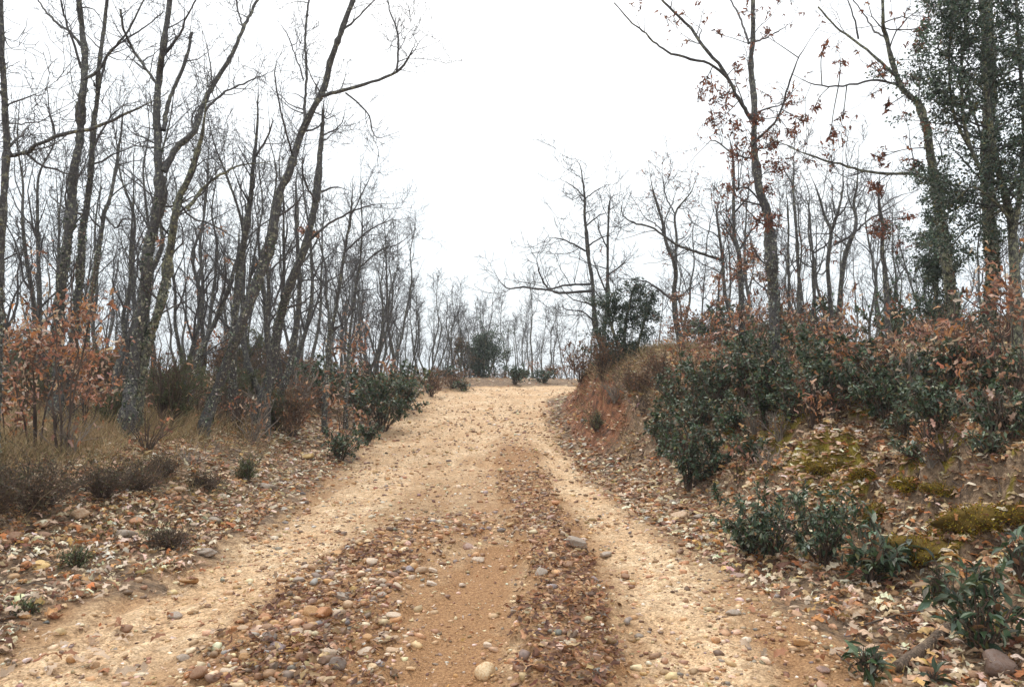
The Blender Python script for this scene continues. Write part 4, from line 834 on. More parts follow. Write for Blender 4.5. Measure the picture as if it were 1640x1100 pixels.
# ------------------------------------------------------------------ shrubs
def shrub(label, px, py, wpx, hpx, kind, seed, Y=None, indiv=False, cat='bush', group=None):
    rng = np.random.default_rng(seed + 500); g = G(px, py) if Y is None else np.array(gbase(px, Y)); Y = g[1]; k = Y / F
    big = 1.28 if kind in ('cist', 'jun') and not indiv else 1.12 if kind == 'rust' else 1; Wd = wpx * k * big; Hh = hpx * k * (1.12 if big > 1 else 1); names = dict(cist='rockrose_bush', jun='juniper_bush', rust='oak_sapling', broom='broom_bush', holm='holm_oak_bush', bare='bare_shrub', heath='heather_bush')
    root = empty(names[kind], (g[0], g[1], g[2] - .03), label, cat, group)
    if label is None: PEND.append((root, dict(cist='leathery green rockrose', jun='fine leaved juniper', rust='rust leaved sapling', broom='brown broom', holm='dark holm oak bush', bare='bare twiggy shrub', heath='dry heather')[kind], 'T', 'beside'))
    ns = dict(cist=17, jun=20, rust=5, broom=34, holm=16, bare=13, heath=110)[kind]; rel = max(Wd, Hh)
    az = rng.uniform(0, 6.28, ns); out = rng.uniform(.02, 1, ns) ** .6; K = 7
    end = np.stack([np.cos(az) * out * Wd * .46, np.sin(az) * out * Wd * .42, Hh * rng.uniform(.55, .95, ns) * (1 - .3 * out)], 1)
    t = np.linspace(0, 1, K)[None, :, None]; st = np.stack([np.cos(az), np.sin(az), 0 * az], 1) * .05 * Wd * out[:, None]
    S = st[:, None] * (1 - t) + end[:, None] * np.concatenate([t ** 1.25, t ** 1.25, t ** .85], 2) + rng.normal(size=(ns, K, 3)) * rel * .02 * t
    r0 = dict(cist=.010, jun=.012, rust=.008, broom=.004, holm=.014, bare=.011, heath=.003)[kind] * (rel / .9) ** .5; RS = np.full((ns, K), r0) * (1 - .65 * t[..., 0]); mb = MB(); tubes(mb, S, RS, 4)
    A, RA = spawn(rng, S, RS, dict(cist=7, jun=9, rust=7, broom=6, holm=8, bare=7, heath=6)[kind] / rel * .8, (.2 * rel, .42 * rel), 4, .08, 1, (25, 60), .12, .2, .6, .0025 * max(1, Y / 9)); tubes(mb, A, RA, 3)
    B_, RB = spawn(rng, A, RA, dict(cist=3, jun=6, rust=8, broom=8, holm=4, bare=10, heath=5)[kind] / rel, (.08 * rel, .2 * rel), 3, .2, 1, (25, 60), .1, .25, .7, .002 * max(1, Y / 9)); tubes(mb, B_, RB, 3)
    mb.build('stem', TWIGP if kind == 'bare' and seed % 2 else TWIGB, root)
    leaf = dict(cist=.062, jun=.04, rust=.078, broom=.035, holm=.045, bare=.08, heath=.028)[kind] * (1 if Y < 12 else min(2., Y / 12))
    ar = Wd * Hh / leaf ** 2; n = int((1.4 if Y < 9 and not indiv else 1) * dict(cist=5.2, jun=9, rust=.85, broom=2.2, holm=8, bare=.25, heath=1.6)[kind] * ar); n = min(n, 7000)
    if indiv: n = min(n, indiv)
    pal = dict(cist=P_CIST, jun=P_JUN, rust=P_RUST, broom=[(.24, .14, .08, 2), (.16, .10, .06, 2), (.3, .15, .08, 1)], holm=P_HOLM, bare=P_RUST, heath=[(.10, .09, .05, 2), (.18, .12, .07, 2)])[kind]
    Q = np.concatenate([curve_rs(A), curve_rs(B_), curve_rs(B_)]) if len(B_) else curve_rs(A)
    if kind in ('cist', 'holm', 'jun'): Q = np.concatenate([Q, np.repeat(curve_rs(S), max(1, len(Q) // (ns * 4)), 0)])
    kk = rng.integers(len(Q), size=n); u = rng.uniform(.12, 1, n) * (Q.shape[1] - 1.01); i_ = u.astype(int); fr = (u - i_)[:, None]
    if kind == 'rust':          # dead leaves hang in bunches
        keep = Q[:, -1]; hub = keep[rng.integers(len(keep), size=max(6, n // 9))]; dd = hub[rng.integers(len(hub), size=n)]; pos = dd + rng.normal(size=(n, 3)) * leaf * rng.uniform(.4, 1.9, (n, 1))
        tan = norm(rng.normal(size=(n, 3)))
    else:
        pos = Q[kk, i_] * (1 - fr) + Q[kk, i_ + 1] * fr; tan = norm(Q[kk, i_ + 1] - Q[kk, i_])
        pos = pos + rng.normal(size=(n, 3)) * leaf * (.12 if kind == 'cist' else .4)
    if kind == 'cist': d = norm(tan * .5 + norm(rng.normal(size=(n, 3))) * .8 + np.array([0, 0, -.25])); nm_ = rng.normal(size=(n, 3)) * .5 + np.array([0, 0, 1.2]); tm = [LANCE4 if Y < 9 else leaf_quad(.3)]
    elif kind in ('rust', 'bare'): d = norm(rng.normal(size=(n, 3)) + np.array([0, 0, -.5])); nm_ = None; tm = OAKC if Y > 8 else OAKF[:2]
    else: d = norm(tan + rng.normal(size=(n, 3)) * .6); nm_ = rng.normal(size=(n, 3)) + np.array([0, 0, 1.]); tm = [leaf_quad(.12 if kind == 'jun' else .28)]
    s = leaf * rng.uniform(.6, 1.3, n); fr_ = frames(d, rng, nm_); C = pick(rng, pal, n, .25)
    if indiv:
        nb_ = int(n)
        for q in range(nb_):
            o = link('leaf', LANCEM, root); M3 = fr_[q] * s[q] * 1.6
            o.matrix_local = Matrix(((*M3[0], pos[q, 0]), (*M3[1], pos[q, 1]), (*M3[2], pos[q, 2]), (0, 0, 0, 1))); o.color = tuple(float(v_) for v_ in C[q])
        return root
    lm = MB(); kv = rng.integers(len(tm), size=n)
    for v_, (tv, tf) in enumerate(tm):
        q = kv == v_; scatter(lm, tv, tf, pos[q], fr_[q], s[q], C[q])
    if lm.v: tag(lm.build('foliage', M_DRY if kind in ('rust', 'bare', 'broom', 'heath') else M_GREEN, root), kind='stuff')
    return root
mb = MB(); mb.add(*leaf_lance(.19, .2)); LANCEM = mb.mesh('leaf', M_GREEN)

SH = [
 # left of the track
 ('dark rockrose bush at the far side of the left verge', 522, 655, 85, 85, 'cist'), ('largest rockrose bush beside the track on the left', 612, 690, 110, 110, 'cist'),
 ('rockrose bush where the left verge meets the crest', 652, 655, 60, 80, 'cist'), ('low rockrose clump at the left track edge, nearest of its row', 545, 738, 66, 56, 'cist'), ('tiny rockrose tuft at the foot of the largest bush', 590, 706, 40, 36, 'cist'),
 ('pinkish brown sapling in front of the left rockroses', 545, 715, 80, 100, 'rust'), ('rusty oak thicket above the left rockroses', 600, 660, 110, 135, 'rust'), ('rusty sapling left of the rockroses behind the leaning trunks', 560, 648, 60, 110, 'rust'),
 ('brown bush near the crest on the left', 690, 635, 60, 50, 'broom'), ('green tuft at the crest on the left', 742, 626, 30, 20, 'cist'),
 ('broad juniper behind the forked oak', 275, 690, 100, 140, 'jun'), ('small juniper between the leaning trunks', 400, 655, 70, 75, 'jun'), ('small juniper at the left behind rusty leaves', 175, 690, 70, 80, 'jun'),
 ('low green bush behind the stout leaning oak', 385, 640, 60, 55, 'holm'),
 ('large rusty leaved oak sapling at the left frame edge', 60, 725, 215, 360, 'rust'), ('rusty sapling low beside the left frame edge', 15, 720, 120, 170, 'rust'), ('high rusty sapling behind the tall grey oak', 100, 735, 120, 400, 'rust'), ('thin rusty sapling right of the large one', 135, 700, 90, 170, 'rust'),
 ('rusty spray between the forked oak and its neighbour', 262, 690, 80, 190, 'bare'), ('bare thicket under the leaning oaks', 450, 690, 130, 110, 'bare'), ('bare thicket at the foot of the big leaning oak', 380, 690, 110, 80, 'bare'),
 ('bare shrub under the tall grey oak', 110, 735, 150, 110, 'bare'), ('bare shrub at the foot of the forked oak', 235, 722, 110, 80, 'bare'), ('bare twigs behind the left rockroses', 480, 660, 90, 110, 'bare'),
 ('dark heather mound at the bottom left', 60, 822, 200, 100, 'heath'), ('heather at the left frame edge', -20, 838, 150, 120, 'heath'), ('dry heather beside the dark mound', 165, 800, 110, 60, 'heath'), ('reddish heather clump on the left slope', 262, 765, 80, 40, 'heath'),
 ('little grey shrub alone among cobbles', 395, 772, 42, 46, 'jun'), ('flat dry shrub on the left slope', 330, 785, 80, 30, 'heath'), ('dry heather between mound and slope', 215, 790, 120, 50, 'heath'), ('brown twig mat above the reddish heather', 300, 745, 120, 45, 'bare'), ('small green tuft among stones on the left verge', 122, 908, 42, 36, 'jun'), ('small green tuft near the bottom left', 42, 985, 36, 24, 'jun'), ('dry brown tuft at the left track edge', 270, 880, 90, 40, 'heath'),
 # right of the track
 ('brown twigs drooping over the red cut', 985, 645, 70, 45, 'bare'), ('bare shrub on the red cut beside the rockrose', 1030, 665, 60, 50, 'bare'), ('green tuft at the foot of the red cut', 955, 690, 40, 26, 'jun'), ('pale broom hanging above the red cut', 1010, 628, 80, 40, 'broom'), ('brown broom bush at the tip of the bank by the bend', 930, 612, 85, 75, 'broom'), ('brown twiggy bush left of the dark holm oak', 965, 610, 70, 80, 'broom'), ('pale brown broom right of the dark holm oak', 1060, 615, 80, 60, 'broom'),
 ('tall rockrose hanging over the bank foot', 1105, 785, 125, 150, 'cist'), ('rockrose leaning over the cut bank above', 1120, 705, 110, 100, 'cist'), ('rockrose bush right of the red earth', 1060, 720, 60, 60, 'cist'),
 ('rockrose bush under the tallest oak', 1225, 690, 120, 130, 'cist'), ('rockrose bush left of the tallest oak', 1150, 650, 100, 90, 'cist'), ('broad rockrose bush in the middle of the bank top', 1335, 650, 150, 120, 'cist'),
 ('rockrose bush with a rusty spray in front', 1420, 680, 120, 110, 'cist'), ('rockrose bush left of the thick ivy grown trunk', 1505, 690, 110, 100, 'cist'), ('rockrose bush beside the right frame edge', 1620, 700, 100, 90, 'cist'), ('small rockrose on the mossy bank', 1590, 735, 60, 50, 'cist'),
 ('rockrose in front of the mossy ledges', 1240, 892, 165, 130, 'cist'), ('rockrose joining the first along the ledge foot', 1320, 905, 150, 118, 'cist'), ('small rockrose at the track side of the first', 1195, 890, 60, 70, 'cist'),
 ('rust leaved sapling left on the bank top', 1090, 620, 90, 100, 'rust'), ('rust leaved sapling under the straight oak', 1150, 620, 90, 110, 'rust'), ('rust leaved sapling right of the tallest oak', 1275, 610, 90, 90, 'rust'), ('orange leaved sapling behind the broad rockrose', 1360, 590, 110, 80, 'rust'),
 ('red leaved spray before the broad rockrose', 1372, 640, 50, 100, 'rust'), ('rusty spray above the mossy slope', 1360, 670, 60, 50, 'rust'), ('rusty spray before the curved grey oak', 1440, 640, 70, 90, 'rust'), ('pointed red sapling left of the curved grey oak', 1452, 590, 50, 110, 'rust'),
 ('rusty thicket under the curved grey oak', 1530, 640, 120, 180, 'rust'), ('rusty thicket right of the thick ivy grown trunk', 1625, 620, 90, 200, 'rust'), ('rusty sapling behind the thick ivy grown trunk', 1570, 620, 90, 150, 'rust'),
 ('bare shrub on the right bank above the moss', 1515, 740, 120, 70, 'bare'), ('bare brambles under the thick ivy grown trunk', 1590, 700, 130, 110, 'bare'), ('bare shrub behind the broad rockrose', 1410, 620, 120, 100, 'bare'), ('bare shrub below the tallest oak', 1250, 705, 90, 60, 'bare'),
 ('bare shrub on the bank left of the tallest oak', 1190, 640, 90, 90, 'bare'), ('pale dry bush on the left part of the bank top', 1030, 630, 70, 50, 'broom'),
 ('dark round bush at the far end of the track', 824, 616, 44, 34, 'holm'), ('dim bush right of the dark round one', 870, 614, 50, 26, 'holm'), ('brown bush under the small brown leaved oak', 725, 622, 50, 34, 'broom'),
]
for n_, (lab, px, py, w, h, kd) in enumerate(SH): shrub(lab, px, py, w, h, kd, n_)
shrub('rockrose trailing down in front of the mossy ledge', 1395, 938, 150, 125, 'cist', 90, indiv=290)
shrub('nearest rockrose, spreading over the rotten log', 1572, 1045, 190, 175, 'cist', 91, indiv=295)
shrub('small rockrose sprig with few leaves at the bottom of the ditch', 1395, 1092, 62, 74, 'cist', 92, indiv=46, cat='plant')
shrub('tiny rockrose sprig between log and mauve boulder', 1492, 1098, 36, 40, 'cist', 93, indiv=22, cat='plant')
shrub('rockrose sprig cut by the right frame edge', 1640, 945, 70, 100, 'cist', 94, indiv=70, cat='plant')
shrub('upright rockrose sprig at the left end of the nearest one', 1500, 965, 36, 80, 'cist', 95, indiv=34, cat='plant')

# ------------------------------------------------------------------ grass
def grass(name, label, n, region, dens, L, pal, seed, w=.0022, lean=.5, power=1.2, mat=M_GRASS):
    rng = np.random.default_rng(seed); x, y = sample(rng, n, *region, dens, power); m = len(x); z = H(x, y)
    ln = rng.uniform(L[0], L[1], m) * (.6 + .8 * vnoise(x * 3, y * 3, 5)); d = norm(np.stack([rng.normal(size=m) * lean, rng.normal(size=m) * lean, np.ones(m)], 1)); K = 3; pts = [np.stack([x, y, z - .01], 1)]
    b = rng.normal(size=(m, 3)) * .3; b[:, 2] = -.12
    for s in range(K - 1): d = norm(d + b); pts.append(pts[-1] + d * (ln / (K - 1))[:, None])
    PPp = np.stack(pts, 1); side = norm(np.cross(d, np.stack([rng.normal(size=m) * .4, -np.ones(m), 0 * x], 1))); ww = (w * (1 + np.clip(y - 6, 0, 30) * .1))[:, None, None] * np.array([1, .75, .12])[None, :, None]
    V = np.stack([PPp - side[:, None] * ww, PPp + side[:, None] * ww], 2); i_ = np.arange(K - 1); f = np.stack([2 * i_, 2 * i_ + 1, 2 * i_ + 3, 2 * i_ + 2], 1)
    f = (f[None] + (np.arange(m) * 2 * K)[:, None, None]).reshape(-1, 4); mb = MB(); mb.add(V.reshape(-1, 3), f, np.repeat(pick(rng, pal, m, .25), 2 * K, 0)); return tag(mb.build(name, mat), label, 'grass', kind='stuff')
P_DRYG = [(.42, .30, .16, 3), (.27, .19, .10, 3), (.55, .42, .25, 1.8), (.15, .13, .055, 1.3)]
grass('heath_mat', 'dark tangled heath sprawling at the left frame edge', 13000, (-7.2, -3.9, 5.9, 8.8), lambda x, y: sstep(2.0, 2.7, roadd(x, y)[0] + (fbm(x * 2, y * 2, 91) - .5) * .8), (.15, .42), [(.10, .085, .04, 3), (.16, .115, .06, 2), (.07, .055, .03, 2), (.3, .21, .11, 1)], 68, .0022, 1.)
P_GRN = [(.12, .14, .05, 3), (.2, .2, .08, 2), (.30, .25, .12, 2)]
grass('dry_grass', 'dry straw coloured grass and heath on the left verge', 38000, (-10, -3.9, 5.2, 14), lambda x, y: sstep(1.7, 2.7, roadd(x, y)[0] + (fbm(x * 1.2, y * 1.2, 71) - .5) * 1.2), (.15, .50), P_DRYG, 61, .0022, .6)
grass('dry_grass', 'dry grass under the trees farther left', 16000, (-22, -3.5, 12, 30), lambda x, y: sstep(1.0, 2.6, roadd(x, y)[0]), (.15, .4), P_DRYG, 62, .0035)
grass('green_grass', 'sparse green grass on the left verge below the leaning trees', 7000, (-6, -2.8, 7, 17), lambda x, y: sstep(.3, .8, roadd(x, y)[0]) * sstep(.5, .6, fbm(x * 1.6, y * 1.6, 72)), (.04, .12), P_GRN, 63)
grass('dry_grass', 'dry grass tufts over the right bank', 19000, (2.2, 12, 4, 22), lambda x, y: sstep(1.7, 2.6, roadd(x, y)[1]) * (.2 + .8 * sstep(.45, .6, fbm(x * 1.5, y * 1.5, 73))), (.08, .26), P_DRYG, 64, .0022, .9)
grass('dry_grass', 'dry grass hanging from the cut bank near the bend', 6500, (1.2, 4.5, 14, 26), lambda x, y: sstep(.7, 1.5, roadd(x, y)[1] + (fbm(x * 2, y * 2, 90) - .5)), (.15, .45), P_DRYG, 65, .0025, .9)
P_MOSS = [(.38, .28, .024, 3), (.24, .20, .024, 3), (.36, .17, .03, 2), (.09, .065, .018, 2.2), (.36, .27, .05, .8)]
grass('moss', 'golden green moss carpeting the ledges of the right bank', 130000, (2.6, 7, 4, 14), lambda x, y: moss_mask(x, y), (.018, .045), P_MOSS, 66, .0028, .6)
grass('green_grass', 'thin grass in the right ditch litter', 900, (2, 4.2, 4, 9), lambda x, y: sstep(.3, .6, roadd(x, y)[1]) * sstep(.56, .62, fbm(x * 2, y * 2, 74)), (.05, .16), P_GRN, 67, .0016, .7)

grass('dry_grass', 'ragged dry grass and dead stems among the litter of the left verge', 15000, (-6.5, -2.6, 5, 14), lambda x, y: sstep(.6, 1.6, roadd(x, y)[0]) * sstep(.46, .58, fbm(x * 1.8, y * 1.8, 81)), (.06, .30), P_DRYG, 71, .0018, .9)
def twig_litter():
    rng = np.random.default_rng(83); n = 5200; x, y = sample(rng, n, -7, 6, 3.5, 16, lambda x, y: np.clip(sstep(.1, .6, np.maximum(roadd(x, y)[0], roadd(x, y)[1])), 0, 1) * .6, 1.3); m = len(x); a = rng.uniform(0, 6.28, m); L = rng.uniform(.06, .4, m); t = np.linspace(-.5, .5, 4)[None]
    ox = np.cos(a)[:, None] * L[:, None] * t + rng.normal(size=(m, 4)) * .012; oy = np.sin(a)[:, None] * L[:, None] * t + rng.normal(size=(m, 4)) * .012; X = x[:, None] + ox; Yy = y[:, None] + oy
    mb = MB(); tubes(mb, np.stack([X, Yy, H(X, Yy) + .025 + rng.random((m, 4)) * .02], -1), np.full((m, 4), .0022) * rng.uniform(.7, 2, (m, 1)), 3); tag(mb.build('fallen_twigs', TWIGB), 'small fallen twigs scattered through the litter', 'twigs', kind='stuff')
twig_litter()

# moss cushions on the ledges
def cushion(label, px, py, wpx, hpx, seed):
    rng = np.random.default_rng(seed); g = G(px, py + hpx * .45); k = g[1] / F; v, f = ICO3; r = np.array([wpx * k / 2 * .85, wpx * k * .36, hpx * k * .34]); v = v * r
    nz = (fbm(v[:, 0] * 9 + seed, v[:, 1] * 9 + v[:, 2] * 9, seed) - .5); v = v * (1 + nz[:, None] * 1.9); mb = MB(); mb.add(v, f, (.13, .085, .02, 1))
    root = empty('moss_cushion', (g[0], g[1] + r[1] * .6, g[2] + r[2] * .25), label, 'moss'); mb.build('mound', M_LICH, root)
    n = 3000; k_ = rng.integers(len(v), size=n); p = v[k_] + rng.normal(size=(n, 3)) * r.mean() * .09; d = norm(norm(p / r) + rng.normal(size=(n, 3)) * .5 + np.array([0, 0, -.15])); fl = MB(); lv = MB(); kq = rng.integers(len(v), size=26); kq = kq[v[kq, 2] > 0]; scatter(lv, *OAKC[0], v[kq] * 1.08, frames(rng.normal(size=(len(kq), 3)) * [1, 1, .3], rng, rng.normal(size=(len(kq), 3)) * .4 + [0, 0, 1.]), rng.uniform(.05, .09, len(kq)), pick(rng, P_LITTER, len(kq))); lvo = lv.build('fallen_leaves', M_DRY); lvo.location = (g[0], g[1] + r[1] * .6, g[2] + r[2] * .25); tag(lvo, 'oak leaves lying on the ' + label.split(',')[0], 'leaves', kind='stuff')
    scatter(fl, *leaf_quad(.13), p - d * .004, frames(d, rng), rng.uniform(.014, .032, n), pick(rng, P_MOSS, n, .3)); tag(fl.build('tuft', M_LICH, root), kind='stuff')
for n_, a_ in enumerate([('golden moss cushion left on the ledge, nearest the tall rockrose', 1205, 702, 46, 34), ('moss cushion above the golden one', 1175, 685, 26, 22), ('orange green moss lip below the tallest oak', 1325, 742, 60, 30),
    ('moss cushion over a dark hollow', 1390, 755, 40, 30), ('moss roll on the middle ledge', 1465, 775, 60, 30), ('moss cushion at the left of the big mossy slope', 1405, 815, 60, 46), ('moss mound over the dark overhang', 1530, 780, 70, 28),
    ('big moss mound on the right slope', 1570, 835, 110, 60), ('moss mound at the right frame edge', 1628, 815, 60, 50), ('low moss mound right of the ledge rockroses', 1490, 870, 120, 50)]): cushion(*a_, 700 + n_)

# rotten log and dead sticks
def stick(name, label, pts, w0, w1, seed, cat, lift=.03, mat=BARK, sides=10):
    rng = np.random.default_rng(seed); p = []
    for px, py in pts: g = G(px, py); p.append([g[0], g[1], g[2] + lift])
    p = np.array(p); k = p[:, 1].mean() / F / 2; n = 26; c = curve(p, n); b = c[0].copy(); c = c - b; r = np.linspace(w0, w1, n) * k * (1 + .12 * rng.normal(size=n) * .5); mb = MB(); c2 = np.vstack([c[0], c, c[-1]]); r2 = np.concatenate([[.001], r, [.001]])
    tubes(mb, c2[None], r2[None], sides, rough=.2, rng=rng); o = mb.build(name, mat); o.location = [float(q) for q in b]; return tag(o, label, cat)
stick('log', 'short rotten log lying under the nearest rockrose', [(1436, 1078), (1490, 1040), (1535, 998)], 15, 22, 1, 'log', .03, mat=BARKL)
for n_, (lab, pts, w) in enumerate([('thin grey stick lying across the right ditch', [(1385, 1010), (1430, 1000), (1470, 990)], 3), ('long pale bramble stem arching over the mossy slope', [(1500, 745), (1530, 790), (1600, 810)], 3), ('dead stick leaning on the red cut bank', [(1015, 665), (1025, 650), (1030, 635)], 3),
     ('thin twig at the bottom of the right track edge', [(1340, 1060), (1375, 1090)], 3), ('pale stem lying above the mauve boulder', [(1590, 980), (1640, 1025)], 3)]): stick('stick', lab, pts, w, w * .6, 20 + n_, 'stick', .04, TWIGB, 6)

# ------------------------------------------------------------------ woods behind: a few full trees, copied
def wood_tree(seed, Hh, rmin, leafy=0):
    rng = np.random.default_rng(seed); n = 9; z = np.linspace(0, 1, n); w = np.cumsum(rng.normal(size=(n, 2)) * .13, 0) + np.outer(z, rng.normal(size=2) * .5); w -= w[0]
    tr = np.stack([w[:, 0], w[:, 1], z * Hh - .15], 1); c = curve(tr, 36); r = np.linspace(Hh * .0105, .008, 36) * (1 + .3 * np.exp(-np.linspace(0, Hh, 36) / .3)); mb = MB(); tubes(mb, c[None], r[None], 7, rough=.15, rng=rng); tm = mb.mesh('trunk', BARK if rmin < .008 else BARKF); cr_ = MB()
    L0, R0 = spawn(rng, c[None], r[None], 1.5, (Hh * .18, Hh * .5), 9, .22, .95, (25, 55), .16, .16, .65, rmin, .6); tubes(cr_, L0, R0, 5)
    L1, R1 = spawn(rng, np.concatenate([L0, curve(c, 9)[None]]), np.concatenate([R0, np.interp(np.linspace(0, 1, 9), np.linspace(0, 1, 36), r)[None]]), 2.6, (.4, 1.4), 7, .15, 1, (30, 70), .12, .22, .6, rmin); tubes(cr_, L1, R1, 3)
    L2, R2 = spawn(rng, L1, R1, 5.0, (.2, .9), 5, .2, 1, (30, 65), .1, .26, .7, rmin); tubes(cr_, L2, R2, 3)
    L3, R3 = spawn(rng, L2, R2, 4.0, (.12, .45), 4, .3, 1, (25, 60), .1, .28, .8, rmin * .8); tubes(cr_, L3, R3, 3)
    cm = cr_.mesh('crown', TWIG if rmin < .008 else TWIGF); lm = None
    if leafy:
        fl = MB(); tmp = MB()
        for q in range(leafy):
            hb = L1[int(rng.integers(len(L1)))][-1]; hb = hb * np.array([1, 1, .6]); cluster(fl, tmp, hb, .3, 24, rng, .11, P_RUST, OAKC)
        lm = fl.mesh('dry_foliage', M_DRY)
    return tm, cm, lm
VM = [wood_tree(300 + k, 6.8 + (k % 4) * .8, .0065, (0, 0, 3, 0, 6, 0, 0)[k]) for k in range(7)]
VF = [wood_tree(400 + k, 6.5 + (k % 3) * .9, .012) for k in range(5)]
rw = np.random.default_rng(77)
pxof = lambda x, y: CX + x / y * F
def plant(var, x, y, s, label, group, lean=.06):
    z = float(H(x, y)); o = empty('oak_tree', (x, y, z), label, 'tree', group); 
    if y > 46:
        o['label'] = 'far bare oak in the woods ' + ('behind the left grove' if pxof(x, y) < 600 else 'beyond the crest of the track' if pxof(x, y) < 950 else 'behind the right bank'); o['group'] = 'far oaks ' + ('left' if pxof(x, y) < 600 else 'beyond the crest' if pxof(x, y) < 950 else 'right')
    elif group: PEND.append((o, ('tall ' if s > .9 else 'low ' if s < .72 else '') + 'bare oak', 'T', 'behind'))
    o.rotation_euler = (rw.normal() * lean, rw.normal() * lean, rw.uniform(0, 6.28)); o.scale = (s, s, s * rw.uniform(.9, 1.1))
    for nm_, me in zip(('trunk', 'crown', 'dry_foliage'), var):
        if me is None: continue
        c = link(nm_, me, o)
        if nm_ != 'trunk': c['kind'] = 'stuff'
    return o
# trees one can tell apart near the crest: base px, distance, height in px, label
for px, Y, hp, lab in [(636, 24, 150, 'spreading bare oak right of the left grove'), (660, 27, 160, 'bare oak behind the rockrose by the crest'), (688, 29, 150, 'slim oak left of the crest gap'), (714, 31, 160, 'bare oak standing at the left of the crest gap'), (700, 34, 150, 'oak behind the slim pair at the crest'),
                       (606, 22, 210, 'twiggy oak at the right edge of the left grove'), (590, 26, 220, 'twiggy oak behind the right edge of the left grove'), (816, 44, 100, 'small bare oak in the middle of the crest gap'), (832, 46, 95, 'small bare oak right of the middle one in the gap'), (868, 42, 120, 'slender oak at the right of the crest gap'), (860, 48, 90, 'far little oak in the gap before the bend'), (795, 50, 90, 'small oak just right of the round holm oak')]:
    x = (px - CX) / F * Y; var = VM[int(rw.integers(7))] if Y < 30 else VF[int(rw.integers(5))]; plant(var, x, Y, hp * Y / F / 7.2, lab, None)
def woods(n, region, keep, var, label, group, s=(.75, 1.05), mind=1.1):
    pts = []; tries = 0
    while len(pts) < n and tries < n * 60:
        tries += 1; x = rw.uniform(region[0], region[1]); y = rw.uniform(region[2], region[3])
        if not keep(x, y) or any((x - a) ** 2 + (y - b) ** 2 < mind ** 2 for a, b in pts): continue
        pts.append((x, y)); plant(var[int(rw.integers(len(var)))], x, y, rw.uniform(*s), label, group)
woods(26, (-16, -3.5, 14.5, 24), lambda x, y: -60 < pxof(x, y) < 560 and roadd(x, y)[0] > 1.6, VM, 'bare oak in the middle depth of the left grove', 'oaks in the middle of the left grove', (.7, .98))
woods(14, (-14, -1, 25, 46), lambda x, y: 520 < pxof(x, y) < 645 and roadd(x, y)[0] > 1.2, VM + VF, 'bare oak left of the crest', 'oaks left of the crest', (.62, .85), 1.0)
woods(13, (-14, 1, 33, 48), lambda x, y: 640 < pxof(x, y) < 755 and roadd(x, y)[0] > 1.2, VF, 'bare oak left of the crest', 'oaks left of the crest', (.5, .7), 1.0)
woods(40, (-34, -3, 24, 44), lambda x, y: -80 < pxof(x, y) < 640 and roadd(x, y)[0] > 1.5, VM + VF, 'bare oak in the back of the left grove', 'oaks at the back of the left grove', (.75, 1.05))
woods(26, (3, 22, 19, 30), lambda x, y: 1080 < pxof(x, y) < 1700 and roadd(x, y)[1] > 2.5, VM, 'bare oak behind the front row on the right bank', 'oaks behind the right bank row', (.55, .8))
woods(24, (4, 36, 30, 48), lambda x, y: 1000 < pxof(x, y) < 1720 and roadd(x, y)[1] > 2, VF, 'far bare oak beyond the right bank', 'far oaks right', (.65, .95), 1.5)
woods(16, (-4, 10, 42, 54), lambda x, y: 745 < pxof(x, y) < 960 and (roadd(x, y)[0] > 1.), VF, 'bare oak past the crest', 'oaks past the crest', (.55, .85), 1.2)
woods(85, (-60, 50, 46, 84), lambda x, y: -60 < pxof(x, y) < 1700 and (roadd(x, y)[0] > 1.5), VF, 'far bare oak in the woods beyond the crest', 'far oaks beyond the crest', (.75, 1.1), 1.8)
# young pole stems in the left grove understorey
# understorey of rusty and bare bushes deeper in
PROTO = {}
def brush(px, w, h, kind, seed, Y, group):
    key = (kind, seed % 2)
    if key not in PROTO:
        r = shrub(None, px, 0, w, h, kind, seed, Y=Y, group=group); PROTO[key] = (r, w * Y, h * Y); return
    src, w0, h0 = PROTO[key]; o = src.copy(); col.objects.link(o); o.location = gbase(px, Y); o.scale = (w * Y / w0, w * Y / w0, h * Y / h0); o.rotation_euler = (0, 0, rw.uniform(0, 6.28)); o['group'] = group
    for c in list(src.children):
        d = c.copy(); col.objects.link(d); d.parent = o
    PEND.append((o, [p_[1] for p_ in PEND if p_[0] is src][0], 'T', 'beside'))
for n_ in range(100):
    left = n_ % 5 < 3; Y = rw.uniform(13.5, 27); px = rw.uniform(-30, 500) if left else rw.uniform(1090, 1660)
    brush(px, rw.uniform(80, 140), rw.uniform(55, 110) * (1 if left else .8), ['bare', 'jun', 'heath', 'bare', 'broom', 'rust', 'bare', 'bare'][int(rw.integers(8))] if left else ['bare', 'rust', 'bare', 'cist', 'broom'][int(rw.integers(5))], 900 + n_, Y, 'brushwood of the left grove' if left else 'brushwood on the right bank')
for n_, (px, py, w, h) in enumerate([(1075, 650, 60, 60), (1180, 690, 80, 80), (1270, 675, 90, 90), (1300, 620, 100, 80), (1380, 640, 100, 90), (1400, 600, 90, 70), (1455, 700, 80, 70), (1480, 640, 100, 90), (1540, 660, 90, 90), (1560, 610, 90, 80), (1600, 650, 100, 110), (1640, 640, 90, 120), (1340, 590, 90, 60), (1230, 630, 90, 80), (1120, 620, 80, 60), (1200, 745, 60, 60), (1085, 730, 60, 70), (1150, 760, 70, 60), (1210, 650, 110, 110), (1300, 660, 110, 110), (1360, 610, 110, 100), (1430, 650, 110, 110), (1180, 620, 90, 80), (1510, 620, 100, 90), (1590, 690, 80, 80), (1460, 735, 60, 40)]):
    shrub(None, px, py, w, h * (.75 if n_ % 3 else 1.), 'cist', 980 + n_, group='rockroses of the right bank'); shrub(None, px + 30, py + 12, w, h * 1.1, ('bare', 'bare', 'rust')[n_ % 3], 1040 + n_, group='dry shrubs of the right bank')
